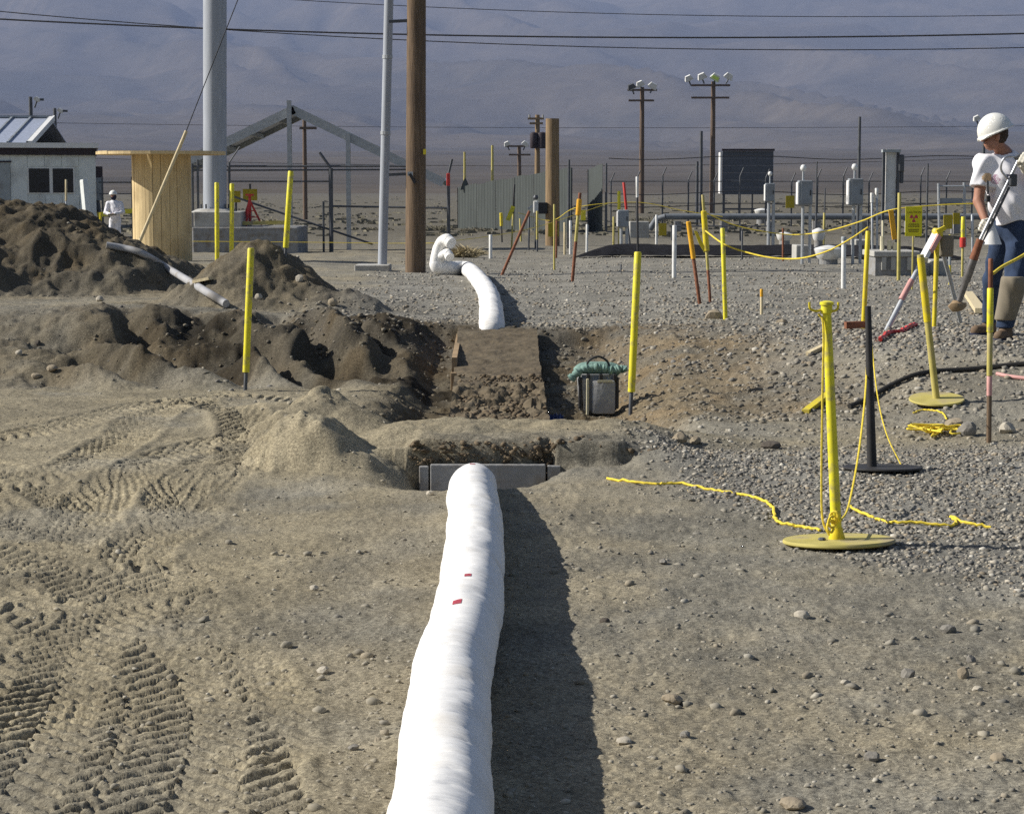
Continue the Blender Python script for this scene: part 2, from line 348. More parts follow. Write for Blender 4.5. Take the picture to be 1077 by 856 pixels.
# ------------------------------------------------------------------ mesh helpers
class MB:
    def __init__(self): self.v = []; self.f = []
    def add(self, V, F):
        o = len(self.v); self.v += [tuple(p) for p in V]; self.f += [tuple(i+o for i in f) for f in F]; return self
    def box(self, c, s, rot=None, bev=0.0):
        x, y, z = s[0]/2, s[1]/2, s[2]/2
        if bev <= 0:
            V = [Vector((a*x, b*y, d*z)) for a in (-1, 1) for b in (-1, 1) for d in (-1, 1)]
            F = [(0, 1, 3, 2), (4, 6, 7, 5), (0, 4, 5, 1), (2, 3, 7, 6), (0, 2, 6, 4), (1, 5, 7, 3)]
        else:
            bm = bmesh.new(); bmesh.ops.create_cube(bm, size=1)
            for q in bm.verts: q.co = Vector((q.co.x*s[0], q.co.y*s[1], q.co.z*s[2]))
            bmesh.ops.bevel(bm, geom=list(bm.edges), offset=bev, segments=2, affect='EDGES', profile=0.5)
            V = [q.co.copy() for q in bm.verts]; F = [[q.index for q in f.verts] for f in bm.faces]; bm.free()
        R = rot if rot is not None else Matrix.Identity(3)
        return self.add([R @ p+Vector(c) for p in V], F)
    def beam(self, a, b, wd, dp, up=(0, 0, 1)):
        a = Vector(a); b = Vector(b); d = (b-a); L = d.length; d.normalize(); u = Vector(up)
        if abs(d.dot(u)) > 0.98: u = Vector((0, 1, 0))
        s = d.cross(u).normalized(); u = s.cross(d).normalized()
        R = Matrix((s, d, u)).transposed()
        return self.box((a+b)/2, (wd, L, dp), R)
    def tube(self, P, r, n=10, caps=True):
        P = [Vector(p) for p in P]; m = len(P)
        rr = r if hasattr(r, '__len__') else [r]*m
        V = []; F = []; prev = None
        for i in range(m):
            d = (P[min(i+1, m-1)]-P[max(i-1, 0)]).normalized()
            if prev is None:
                u = Vector((0, 0, 1)) if abs(d.z) < 0.9 else Vector((0, 1, 0))
                s = d.cross(u).normalized()
            else:
                s = (prev-d*prev.dot(d)).normalized()
            prev = s; t = d.cross(s)
            for k in range(n):
                a = 2*math.pi*k/n; V.append(P[i]+(s*math.cos(a)+t*math.sin(a))*rr[i])
        for i in range(m-1):
            for k in range(n):
                a = i*n+k; b = i*n+(k+1) % n; F.append((a, b, b+n, a+n))
        if caps: F.append(tuple(range(n-1, -1, -1))); F.append(tuple((m-1)*n+k for k in range(n)))
        return self.add(V, F)
    def lathe(self, prof, c=(0, 0, 0), n=24, R=None):
        V = []; F = []; m = len(prof)
        for r, z in prof:
            for k in range(n):
                a = 2*math.pi*k/n; V.append(Vector((r*math.cos(a), r*math.sin(a), z)))
        for i in range(m-1):
            for k in range(n):
                a = i*n+k; b = i*n+(k+1) % n; F.append((a, b, b+n, a+n))
        F.append(tuple(range(n-1, -1, -1))); F.append(tuple((m-1)*n+k for k in range(n)))
        if R is not None: V = [R @ p for p in V]
        return self.add([p+Vector(c) for p in V], F)
    def prism(self, poly, a, b):
        """extrude polygon (list of 3D points) by vector from a to b"""
        d0 = Vector(a); d1 = Vector(b); n = len(poly)
        V = [Vector(p)+d0 for p in poly]+[Vector(p)+d1 for p in poly]
        F = [tuple(range(n-1, -1, -1)), tuple(range(n, 2*n))]+[(i, (i+1) % n, (i+1) % n+n, i+n) for i in range(n)]
        return self.add(V, F)
    def build(self, name, m, parent=None, smooth=False, origin=None):
        me = bpy.data.meshes.new(name)
        o0 = Vector(origin) if origin is not None else (Vector(parent['o']) if parent is not None and 'o' in parent else Vector((0, 0, 0)))
        me.from_pydata([tuple(Vector(p)-o0) for p in self.v], [], self.f); me.validate(); me.update()
        me.materials.append(MT[m] if isinstance(m, str) else m)
        if smooth:
            me.polygons.foreach_set('use_smooth', [True]*len(me.polygons))
            try: me.set_sharp_from_angle(angle=math.radians(40))
            except Exception: pass
        ob = bpy.data.objects.new(name, me); COL.objects.link(ob)
        if parent is not None: ob.parent = parent
        if parent is None or ('o' not in parent): ob.location = o0
        if origin is not None and parent is not None:
            pw = Vector(parent['o']) if 'o' in parent else Vector((0, 0, 0)); ob.location = o0-pw
        if parent is not None: ob['o'] = tuple(o0)
        return ob
USED = {}
def tag(o, label, cat, group=None, kind=None):
    o['label'] = label; o['category'] = cat
    if group: o['group'] = group
    if kind: o['kind'] = kind
    return o
def thing(name, label, cat, loc, group=None):
    e = bpy.data.objects.new(name, None); COL.objects.link(e); e.location = loc; e.empty_display_size = 0.1
    e['o'] = tuple(loc)
    return tag(e, label, cat, group)
def struct(o): o['kind'] = 'structure'; return o

# ------------------------------------------------------------------ ground sheet (one fan-shaped mesh to the horizon)
def build_ground():
    tc_ = np.concatenate([-np.geomspace(1.6, 0.30, 50)[:-1], np.linspace(-0.30, 0.30, 800), np.geomspace(0.30, 1.6, 50)[1:]])
    rows = [-6, -3, -1, 0.5, 1.5, 2.3, 3.0, 3.5, 4.0, 4.3]; y = 4.5
    while y < 4200:
        rows.append(y); y += max(0.0115, min(y*y/3520*1.35, y*0.06)) if not 12.0 < y < 27.5 else (0.018 if 12.0 < y < 12.4 else 0.034)
    rows = np.array(rows)
    apex = 1.2
    Yg = np.repeat(rows[:, None], len(tc_), 1)
    Xg = tc_[None, :]*np.maximum(Yg+apex, 4.0)
    x = Xg.ravel(); y = Yg.ravel()
    z = H(x, y, True)
    n0, n1 = Xg.shape
    me = bpy.data.meshes.new('ground')
    V = np.stack([x, y, z], 1).astype(np.float32)
    i = np.arange((n0-1)*(n1-1)); r = i//(n1-1); c = i % (n1-1); a = r*n1+c
    F = np.stack([a, a+1, a+n1+1, a+n1], 1).astype(np.int32)
    me.vertices.add(len(V)); me.vertices.foreach_set('co', V.ravel())
    me.loops.add(F.size); me.loops.foreach_set('vertex_index', F.ravel())
    me.polygons.add(len(F)); me.polygons.foreach_set('loop_start', np.arange(0, F.size, 4, dtype=np.int32))
    me.update(calc_edges=True)
    me.polygons.foreach_set('use_smooth', np.ones(len(F), bool))
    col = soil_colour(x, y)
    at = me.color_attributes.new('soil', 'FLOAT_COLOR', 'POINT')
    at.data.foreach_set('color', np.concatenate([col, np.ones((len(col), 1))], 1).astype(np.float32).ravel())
    me.materials.append(SOIL)
    o = bpy.data.objects.new('ground', me); COL.objects.link(o); struct(o); return o
def gravel_mask(x, y):
    n = 0.5*fbm(x*1.1+4, y*1.1, 3, 2)
    right = sst(-0.25, 0.25, x+n*0.9-np.interp(y, [7.4, 8, 8.8, 10.2, 12.1, 13], [3.0, 1.96, 1.5, 1.2, 0.62, 0.8]))*sst(7.2, 8, y)*(1-sst(12.7, 13.4, y+n*0.5))
    t = np.interp(x, SX, ST)
    shelf = sst(-0.9, 0.1, y-t+n)*(1-0.5*sst(30, 60, y))*sst(-2.6, -1.6, x+n)
    sl = sst(1.2, 2.2, x+n)*sst(13.6, 15.5, y)*0.55
    return np.clip(np.maximum.reduce([right, shelf, sl]), 0, 1)
def soil_colour(x, y):
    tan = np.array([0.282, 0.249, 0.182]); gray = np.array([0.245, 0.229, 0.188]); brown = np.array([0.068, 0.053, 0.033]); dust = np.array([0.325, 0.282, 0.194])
    gvl = np.array([0.240, 0.232, 0.208]); farc = np.array([0.140, 0.128, 0.102]); shelfc = np.array([0.150, 0.114, 0.070])
    n1 = fbm(x*0.9, y*0.9, 4, 0); n2 = fbm(x*2.7, y*2.7, 4, 3)
    k = np.clip(0.42+1.5*n1+0.8*n2, 0, 1)[:, None]
    c = gray*(1-k)+tan*k
    c = c*(1+0.25*n2[:, None])
    idx = (y < 20) & (x < 0.3)
    tm = np.zeros_like(x); q = np.where(idx)[0]
    tm[q] = tracks_field(x[q], y[q])[1]
    pad = (1-sst(-0.95, -0.45, x-0.06*(y-8)+0.5*n1))*(1-sst(16.6, 17.1, y))*sst(-0.15, 0.3, n1+0.25+0.05*(y-9))
    d = np.clip(np.maximum(tm*0.75, pad*0.75), 0, 1)[:, None]
    c = c*(1-d)+dust*(0.92+0.35*n2[:, None])*d
    # flat dust of the bank top
    bt = (np.exp(-((y-13.0)/0.65)**4)*sst(-1.2, -0.6, x)*(1-sst(2.2, 4.5, x)))[:, None]*0.8
    c = c*(1-bt)+dust*0.92*bt
    g = gravel_mask(x, y)[:, None]*0.85; c = c*(1-g)+gvl*(1+0.4*n2[:, None])*g
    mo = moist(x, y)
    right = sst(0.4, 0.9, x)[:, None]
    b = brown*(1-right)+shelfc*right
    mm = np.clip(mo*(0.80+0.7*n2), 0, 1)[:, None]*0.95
    damp_shade = (sst(-0.05, 0.22, fbm(x*1.5+0.6*y+3, y*0.75-x*0.3, 3, 1)+0.08)*sst(-4.2, -2.8, x)*(1-sst(-0.6, 0.2, x))*sst(16.6, 17.2, y)*(1-sst(20.0, 21.0, y)))[:, None]  # damp soil plus the bank's shade, both painted as dark streaks
    b = b*(1-0.6*damp_shade); mm = np.maximum(mm, 0.95*damp_shade)
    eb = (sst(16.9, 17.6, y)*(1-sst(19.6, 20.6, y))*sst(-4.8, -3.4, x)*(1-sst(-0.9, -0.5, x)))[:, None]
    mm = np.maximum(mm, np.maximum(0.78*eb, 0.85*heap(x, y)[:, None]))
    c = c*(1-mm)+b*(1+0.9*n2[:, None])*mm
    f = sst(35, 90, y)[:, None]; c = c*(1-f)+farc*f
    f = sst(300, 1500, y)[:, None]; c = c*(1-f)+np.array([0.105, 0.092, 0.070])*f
    return np.clip(c, 0.01, 1)
ground = build_ground()

# ------------------------------------------------------------------ mountain
def build_mountain():
    nx, ny = 420, 300
    xs = np.linspace(-5200, 5200, nx); ys = np.geomspace(700, 9800, ny)
    X, Y = np.meshgrid(xs, ys); x = X.ravel(); y = Y.ravel()
    # spurs run down obliquely towards the camera and to the left
    u = (x*0.80+y*0.45)/760+0.8*fbm(x/1500, y/1500, 3, 0); v = (y*0.8-x*0.45)/2600
    rid = 1-np.abs(((u+0.35*np.sin(v*3)) % 2)-1)
    rid2 = 1-np.abs(2*fbm(u*1.9+0.6*v, v*2.2, 4, 2)*1.6)
    z = np.interp(y+450*fbm(x/1800, y/1800, 3, 1)*sst(1500, 4000, y), [700, 1100, 1500, 2200, 3000, 3800, 4600, 5400, 6200, 7200, 8800, 9800], [-2, 4, 14, 34, 62, 100, 155, 235, 345, 520, 860, 960])
    amp = sst(2600, 5600, y+300*fbm(x/900, y/900, 2, 2))
    z = z+amp*(92*(rid-0.5)+54*(rid2-0.6))+amp*10*fbm(x/170, y/170, 4, 3)+4*fbm(x/90, y/90, 3, 4)*sst(1500, 3200, y)-3
    i = np.arange((ny-1)*(nx-1)); r = i//(nx-1); c = i % (nx-1); a = r*nx+c
    F = np.stack([a, a+1, a+nx+1, a+nx], 1)
    me = bpy.data.meshes.new('mountain'); me.from_pydata(np.stack([x, y, z], 1).tolist(), [], F.tolist()); me.update()
    me.polygons.foreach_set('use_smooth', np.ones(len(F), bool))
    m = bpy.data.materials.new('mountain_scrub'); m.use_nodes = True
    n = m.node_tree.nodes; l = m.node_tree.links; p = n['Principled BSDF']; p.inputs['Roughness'].default_value = 1; p.inputs['Specular IOR Level'].default_value = 0
    tc = n.new('ShaderNodeTexCoord')
    def rp(s, c0, c1, a, b, d=8):
        k = n.new('ShaderNodeTexNoise'); k.inputs['Scale'].default_value = s; k.inputs['Detail'].default_value = d; l.new(tc.outputs['Object'], k.inputs['Vector'])
        q = n.new('ShaderNodeValToRGB'); q.color_ramp.elements[0].position = a; q.color_ramp.elements[1].position = b
        q.color_ramp.elements[0].color = (*c0, 1); q.color_ramp.elements[1].color = (*c1, 1); l.new(k.outputs[0], q.inputs[0]); return q.outputs[0]
    x1 = n.new('ShaderNodeMixRGB'); x1.blend_type = 'MULTIPLY'; x1.inputs[0].default_value = 1
    l.new(rp(0.0016, (0.070, 0.061, 0.048), (0.122, 0.100, 0.073), 0.35, 0.66), x1.inputs[1])
    l.new(rp(0.02, (0.8, 0.8, 0.8), (1.15, 1.15, 1.15), 0.3, 0.7), x1.inputs[2]); l.new(x1.outputs[0], p.inputs['Base Color'])
    gul = np.clip(np.exp(-(rid/0.16)**2)*0.8+np.exp(-((rid2-0.05)/0.22)**2)*0.9, 0, 1)*amp*(0.5+0.9*np.clip(fbm(x/500, y/500, 3, 5)+0.35, 0, 1))
    veg_shade = np.clip(gul*0.6, 0, 0.6)[:, None]; cc = (1-veg_shade)*np.ones(3)+veg_shade*np.array([0.42, 0.50, 0.55])  # gully scrub and gully shade painted in as one bluish darkening
    at = me.color_attributes.new('veg_shade', 'FLOAT_COLOR', 'POINT'); at.data.foreach_set('color', np.concatenate([cc, np.ones((len(cc), 1))], 1).astype(np.float32).ravel())
    an = n.new('ShaderNodeAttribute'); an.attribute_name = 'veg_shade'; x2 = n.new('ShaderNodeMixRGB'); x2.blend_type = 'MULTIPLY'; x2.inputs[0].default_value = 1
    l.new(x1.outputs[0], x2.inputs[1]); l.new(an.outputs['Color'], x2.inputs[2]); l.new(x2.outputs[0], p.inputs['Base Color'])
    me.materials.append(m)
    o = bpy.data.objects.new('mountain', me); COL.objects.link(o); return struct(o)
build_mountain()
# haze box
hz = MB().box((0, 4800, 620), (11200, 11000, 1250)).build('haze', 'wire')
hz.data.materials.clear()
hm = bpy.data.materials.new('haze_air'); hm.use_nodes = True
for q in list(hm.node_tree.nodes): hm.node_tree.nodes.remove(q)
ho = hm.node_tree.nodes.new('ShaderNodeOutputMaterial'); hv = hm.node_tree.nodes.new('ShaderNodeVolumePrincipled')
hv.inputs['Color'].default_value = (0.41, 0.51, 0.80, 1); hv.inputs['Density'].default_value = 0.000125; hv.inputs['Anisotropy'].default_value = 0.0
hm.node_tree.links.new(hv.outputs[0], ho.inputs['Volume'])
hz.data.materials.append(hm); hz['kind'] = 'stuff'; hz['label'] = 'thin blue haze lying over the plain'; hz['category'] = 'haze'
# ------------------------------------------------------------------ white insulated pipe in the foreground
def pipe_mesh(P, r, n=40, wrap=0.135, pucker=1.0, seed=0):
    """P: dense centre line; wrapped insulation: overlapping bands, puckers, slack"""
    P = [Vector(p) for p in P]; m = len(P); V = []; F = []; prev = None; s = 0; rg = random.Random(seed); ph = [rg.uniform(0, 6.28) for _ in range(400)]
    for i in range(m):
        d = (P[min(i+1, m-1)]-P[max(i-1, 0)]).normalized()
        if i: s += (P[i]-P[i-1]).length
        if prev is None:
            side = d.cross(Vector((0, 0, 1)))
            side = side.normalized() if side.length > 0.1 else Vector((1, 0, 0))
        else: side = (prev-d*prev.dot(d)).normalized()
        prev = side; t = side.cross(d)
        for k in range(n):
            a = 2*math.pi*k/n
            # a spiral wrap: each turn overlaps the next with a little step
            q = (s/wrap+a/(2*math.pi)*0.55); b = int(math.floor(q)); fq = q-b
            step = 0.0042*(fq-0.5)
            fold = 0.0022*math.sin(a*3+ph[b % 400])*math.sin(a*2+ph[(b+7) % 400]*2)
            pk = -0.009*pucker*max(0, math.sin(a*5+ph[(b+31) % 400]))**3*math.exp(-((fq-0.06)/0.12)**2)
            slack = 0.0035*math.sin(s*3.1+a+ph[3])+0.0025*math.sin(s*7.3-2*a+ph[5])
            rr = (r[i] if hasattr(r, '__len__') else r)+step+fold+pk+slack
            V.append(P[i]+(side*math.cos(a)+t*math.sin(a))*rr)
    for i in range(m-1):
        for k in range(n):
            a = i*n+k; b = i*n+(k+1) % n; F.append((a, b, b+n, a+n))
    F.append(tuple(range(n-1, -1, -1))); F.append(tuple((m-1)*n+k for k in range(n)))
    mb = MB(); mb.add(V, F); return mb
ctrl = []
for px, py in [(452, 1040), (458, 920), (463, 856), (466, 800), (472, 750), (478, 700), (490, 650), (498, 600), (499, 560), (498, 530)]:
    ctrl.append(at_z(px, py, 0.128))
ctrl += [at_y(497, 516, 10.25), at_y(497, 513, 11.0), Vector((at_y(497, 520, 11.5).x, 11.5, -0.06)), Vector((at_y(497, 520, 11.85).x, 11.84, -0.24)), Vector((at_y(497, 520, 11.95).x, 11.95, -0.5))]
for i, zc in ((10, 0.095), (11, 0.035)): ctrl[i].z = zc
PL = smooth_path([tuple(c) for c in ctrl], 14*32)
t = thing('insulated_pipe', 'long white wrapped pipe running from the foreground to the grey collar', 'pipe', (PL[40][0], PL[40][1], 0))
jk = pipe_mesh(PL, 0.122, 44, seed=3).build('jacket', 'white_wrap', t, smooth=True)
from mathutils.bvhtree import BVHTree
JB = BVHTree.FromPolygons([tuple(v.co) for v in jk.data.vertices], [tuple(f.vertices) for f in jk.data.polygons])
def pipe_patch(parent, PL, r, Yc, ang, ls, lw, m, name):
    k = int(np.argmin(np.abs(PL[:, 1]-Yc))); V = []; F = []
    for i in range(6):
        p = Vector(PL[min(len(PL)-1, k)]); d = (Vector(PL[min(len(PL)-1, k+2)])-Vector(PL[max(0, k-2)])).normalized(); s = d.cross(Vector((0, 0, 1))).normalized(); u = s.cross(d)
        for j in range(6):
            a = ang+(j/5-0.5)*lw/r; q0 = p+d*((i/5-0.5)*ls); dr = s*math.sin(a)+u*math.cos(a); O = Vector(parent['o']); h_ = JB.ray_cast(q0+dr*0.3-O, -dr); V.append((h_[0]+O if h_[0] is not None else q0+dr*r)+dr*0.0015)
    for i in range(5):
        for j in range(5): F.append((i*6+j, i*6+j+1, i*6+j+7, i*6+j+6))
    MB().add(V, F).build(name, m, parent)
for Yc, ang, ls, lw in ((6.78, -0.1, 0.06, 0.032), (7.32, 0.0, 0.042, 0.028), (10.85, 0.0, 0.05, 0.03)):
    pipe_patch(t, PL, 0.1350, Yc, ang, ls, lw, 'red_tag', 'label_tag')

# far pipe: elbow riser, bend, run towards the pit
fp = [Vector((at_y(517, 347, 20.2).x, 20.2, 0.24))]+[gp(a, b) for a, b in ((516, 331), (512, 315), (503, 301), (492, 290))]
fp = [Vector((p.x, p.y, p.z+0.10)) for p in fp]
c0 = gp(459, 289); Yr = c0.y
fp[-1].y = min(fp[-1].y, Yr+0.2)
run = [Vector((fp[0].x+0.005, fp[0].y-0.35, fp[0].z-0.16))]+fp
b0 = Vector((c0.x, Yr, c0.z+0.10))
e1 = at_y(460, 272, Yr); e2 = at_y(463, 258, Yr); e3 = at_y(469, 252, Yr-0.1); e4 = at_y(475, 256, Yr-0.2)
lead = fp[-1].lerp(b0, 0.55); lead.z = b0.z
run = run+[lead, b0+Vector((0.03, 0, 0.03)), e1, e2, e3, e4]
RP = smooth_path([tuple(p) for p in run], (len(run)-1)*26); rr_ = [0.122-0.026*min(1, max(0, (i/len(RP)-0.62)/0.2)) for i in range(len(RP))]
t = thing('insulated_pipe', 'crooked white wrapped pipe rising to an elbow beside the wooden pole', 'pipe', (c0.x, c0.y, c0.z))
pipe_mesh(RP, rr_, 28, seed=5).build('jacket', 'white_wrap', t, smooth=True)
q = smooth_path([tuple(e1+Vector((0.02, 0, 0))), tuple(at_y(470, 267, Yr-0.15)), tuple(at_y(473, 271, Yr-0.22))], 40)
pipe_mesh(q, 0.078, 24, seed=8).build('branch_stub', 'white_wrap', t, smooth=True)

# ------------------------------------------------------------------ grey collar of the buried duct, in front of the bank
t = thing('concrete_collar', 'grey collar plate set under the soil bank where the white pipe dives', 'collar', (-0.13, 12.06, -0.2))
def cpx(px, Y): return (px-538.5)/FPX*Y
YB = 12.09
for (p0, p1, z0, z1, nm) in ((452, 574, -0.145, 0.012, 'front_plate'), (576, 590, -0.13, 0.004, 'end_plate'), (440, 450, -0.19, 0.000, 'end_plate')):
    x0, x1 = cpx(p0, YB), cpx(p1, YB)
    MB().box(((x0+x1)/2, YB+(0 if nm == 'front_plate' else 0.012), (z0+z1)/2), (x1-x0, 0.05, z1-z0), bev=0.006).build(nm, 'concrete_dark', t)
x0, x1 = cpx(452, YB), cpx(574, YB)
MB().box(((x0+x1)/2, YB+0.01, -0.19), (x1-x0-0.03, 0.06, 0.08), bev=0.005).build('bottom_rail', 'board_wood', t)

# ------------------------------------------------------------------ buried duct crossing the pit (soil covered box)
def duct():
    V = []; F = []; ny, nx = 240, 50
    ys = np.linspace(13.6, 19.7, ny); us = np.linspace(0, 1, nx)
    xl = np.interp(ys, [13.6, 15.3, 19.7], [-0.47, -0.46, -0.515]); xr = np.interp(ys, [13.6, 15.3, 19.7], [0.27, 0.265, 0.235])
    for j, y in enumerate(ys):
        for u in us:
            x = xl[j]+(xr[j]-xl[j])*u
            z = np.interp(y, [13.6, 15.3, 17.7, 19.7], [-0.14, -0.08, 0.03, 0.30])
            dd = float(fbm(np.array([x*6.0]), np.array([y*6.0]), 4, 1, 0.6)[0]); soil = 1-float(sst(16.8, 17.6, np.array([y+0.4*dd]))[()])
            z += (0.018+0.085*soil)*dd+0.03*soil
            V.append((x+0.012*dd, y, z))
    for j in range(ny-1):
        for i in range(nx-1): a = j*nx+i; F.append((a, a+1, a+nx+1, a+nx))
    # skirts
    rg = random.Random(4)
    def skirt(idx, flip):
        o = len(V)
        for k in idx: p = V[k]; V.append((p[0]+rg.uniform(-0.012, 0.012), p[1], -0.6))
        for i in range(len(idx)-1):
            f = (idx[i], o+i, o+i+1, idx[i+1]); F.append(f if not flip else f[::-1])
    skirt([j*nx for j in range(ny)], False); skirt([j*nx+nx-1 for j in range(ny)], True); skirt(list(range(nx)), True); skirt([(ny-1)*nx+i for i in range(nx)], False)
    mb = MB(); mb.add(V, F); return mb
mk('duct_soil', (0.118, 0.093, 0.060), 0.95, var=0.35, scale=9, bump=0.5, bscale=35, dirt=(0.165, 0.135, 0.090), dscale=2.5)
t = thing('buried_duct', 'flat soil covered duct lid sloping up through the pit', 'duct', (-0.1, 15.0, -0.3))
duct().build('lid', 'duct_soil', t, smooth=True)
MB().box((-0.50, 18.9, 0.055), (0.045, 1.6, 0.30), rot=Matrix.Rotation(math.radians(3.5), 3, 'X')).build('edge_board', 'board_wood', t)
MB().box((-0.495, 17.7, -0.11), (0.05, 0.05, 0.34), bev=0.004).build('corner_post', 'board_wood', t)

# tool bag standing in the pit
def tool_bag():
    p = gy(629, 16.5); Y = 16.5; z0 = p.z
    k = Y/FPX
    t = thing('tool_bag', 'grey tool bag with green roll top and black handle standing in the pit', 'bag', (p.x, Y, z0))
    cx = p.x; wd = 40*k; hb = 1.6-(393-200)*k-z0
    # tapered body
    bm = bmesh.new(); bmesh.ops.create_cube(bm, size=1)
    for v in bm.verts:
        top = v.co.z > 0; v.co = Vector((cx+v.co.x*wd*(1.08 if top else 0.96), Y+v.co.y*0.24*(1.0 if top else 0.9), z0+(hb if top else 0)))
    bmesh.ops.bevel(bm, geom=list(bm.edges), offset=0.03, segments=3, affect='EDGES')
    mb = MB(); mb.add([v.co.copy() for v in bm.verts], [[v.index for v in f.verts] for f in bm.faces]); bm.free()
    mb.build('body', 'canvas_grey', t, smooth=True)
    # front pocket bulge
    MB().box((cx+0.04, Y-0.13, z0+hb*0.45), (wd*0.62, 0.05, hb*0.86), bev=0.02).build('front_pocket', 'canvas_grey', t, smooth=True)
    for dx in (-0.085,): MB().box((cx+dx, Y-0.135, z0+hb*0.46), (0.022, 0.03, hb*0.92), bev=0.006).build('piping', 'cream', t)
    MB().box((cx+0.05, Y-0.158, z0+hb*0.86), (wd*0.40, 0.012, 0.016)).build('zip', 'cream', t)
    for dx in (-wd*0.47, wd*0.49):
        MB().box((cx+dx, Y-0.10, z0+hb*0.55), (0.03, 0.06, hb*0.8), bev=0.008).build('side_strap', 'black', t)
    # green rolled flap, lumpy
    P = [(cx-0.22, Y-0.10, z0+hb-0.035), (cx-0.17, Y-0.10, z0+hb+0.015), (cx-0.10, Y-0.09, z0+hb+0.05), (cx, Y-0.09, z0+hb+0.058), (cx+0.07, Y-0.09, z0+hb+0.045), (cx+0.12, Y-0.09, z0+hb+0.035), (cx+0.19, Y-0.08, z0+hb+0.05), (cx+0.205, Y-0.08, z0+hb+0.02)]
    PP = smooth_path(P, 60); rr = [0.032+0.006*math.sin(i*0.9)+0.004*math.sin(i*2.3) for i in range(len(PP))]; rr[0] = 0.02; rr[-1] = 0.02
    MB().tube(PP, rr, 14).build('roll_top', 'canvas_green', t, smooth=True)
    MB().tube(smooth_path([(cx-0.16, Y+0.06, z0+hb), (cx-0.1, Y+0.05, z0+hb+0.04), (cx+0.1, Y+0.05, z0+hb+0.04), (cx+0.17, Y+0.05, z0+hb)], 24), 0.05, 12).build('lid_pad', 'canvas_green', t, smooth=True)
    MB().tube(smooth_path([(cx-0.095, Y-0.02, z0+hb+0.02), (cx-0.075, Y-0.02, z0+hb+0.10), (cx, Y-0.02, z0+hb+0.14), (cx+0.075, Y-0.02, z0+hb+0.10), (cx+0.1, Y-0.02, z0+hb+0.02)], 30), 0.009, 8).build('handle', 'black', t, smooth=True)
    for dx in (-0.08, 0.02, 0.13): MB().box((cx+dx, Y-0.125, z0+hb-0.015), (0.03, 0.035, 0.05), bev=0.006).build('buckle', 'black', t)
tool_bag()
# crumpled blue sheet beside the duct
def sheet():
    V = []; F = []; n = 14; rg = random.Random(2)
    for j in range(n):
        for i in range(n):
            x = 0.285+0.11*i/(n-1)+rg.uniform(-0.008, 0.008); y = 15.3+0.9*j/(n-1)
            V.append((x, y, gh(x, y)+0.01+0.06*abs(math.sin(i*1.1+j*0.7))*rg.uniform(0.3, 1)))
    for j in range(n-1):
        for i in range(n-1): a = j*n+i; F.append((a, a+1, a+n+1, a+n))
    mb = MB(); mb.add(V, F); o = mb.build('plastic_sheet', 'blue_tarp', None, origin=V[0])
    sm = o.modifiers.new('thick', 'SOLIDIFY'); sm.thickness = 0.004
    tag(o, 'crumpled blue plastic sheet in the dark gap beside the duct lid', 'sheet')
sheet()

# ------------------------------------------------------------------ posts and stakes
def lean_post(name, label, cat, base, top, wpx, parts, group=None, n=10, sink=0.25):
    """post from a ground point to a photo point at the same depth; parts = [(share from, share to, material, name, radius scale)]"""
    b = Vector(base); Y = b.y; tp = at_y(top[0], top[1], Y); r = wpx*0.43/ppm(Y)
    t = thing(name, label, cat, tuple(b), group); d = tp-b
    for f0, f1, m, nm, k in parts:
        a = b+d*f0-(d.normalized()*sink if f0 == 0 else Vector()); c = b+d*f1
        MB().tube([a, a+(c-a)*0.5, c-(d.normalized()*r*0.3), c], [r*k, r*k, r*k, r*k*0.8], n).build(nm, m, t, smooth=True)
    return t
YP = 'yellow_bright'
SL = lambda f, lo='black': [(0, f, lo, 'spike', 0.55), (f, 1, YP, 'sleeve', 1.0)]
G1 = 'tall yellow sleeve posts'
lean_post('marker_post', 'leaning yellow marker post on the dug edge left of the pit', 'post', gp(258, 411), (264, 261), 8.5, SL(0.13, 'dark_steel'))
lean_post('marker_post', 'yellow marker post with dark foot beside the tool bag', 'post', gp(663, 437), (671, 265), 9, SL(0.14, 'dark_steel'))
lean_post('marker_post', 'leaning yellow post right of the concrete footing', 'post', gp(300, 271), (306, 180), 7, SL(0.10, 'dark_steel'))
lean_post('marker_post', 'yellow post in front of the steel column', 'post', gy(229, 38), (228, 192), 5.5, [(0, 1, YP, 'sleeve', 1)])
lean_post('marker_post', 'short yellow post just right of the steel column', 'post', gy(244, 38), (244, 193), 5.5, [(0, 1, YP, 'sleeve', 1)])
lean_post('marker_post', 'yellow post holding the sagging rope left of the gravel shelf', 'post', gp(763, 337), (760, 240), 5.5, [(0, 1, YP, 'sleeve', 1)])
lean_post('marker_post', 'slim yellow post behind the tall yellow stanchion', 'post', gp(908, 346), (913, 243), 6, [(0, 1, 'yellow', 'sleeve', 1)])
lean_post('stake', 'red brown stake leaning left in front of the corrugated fence', 'stake', gp(528, 289), (557, 222), 3.6, [(0, 1, 'rust', 'shaft', 1)])
lean_post('stake', 'wooden stake with orange flagging and rusty foot on the shelf', 'stake', gp(602, 296), (610, 203), 4, [(0, .45, 'rust', 'foot', 1), (.45, .75, 'yellow_dull', 'shaft', 1), (.75, .93, 'orange', 'flagging', 1.6), (.93, 1, 'rust', 'tip', 1)])
lean_post('stake', 'rusty stake with yellow rag at its top, left of the pair', 'stake', gp(736, 320), (724, 233), 4.5, [(0, .55, 'rust', 'shaft', 1), (.55, 1, 'orange', 'rag', 1.35)])
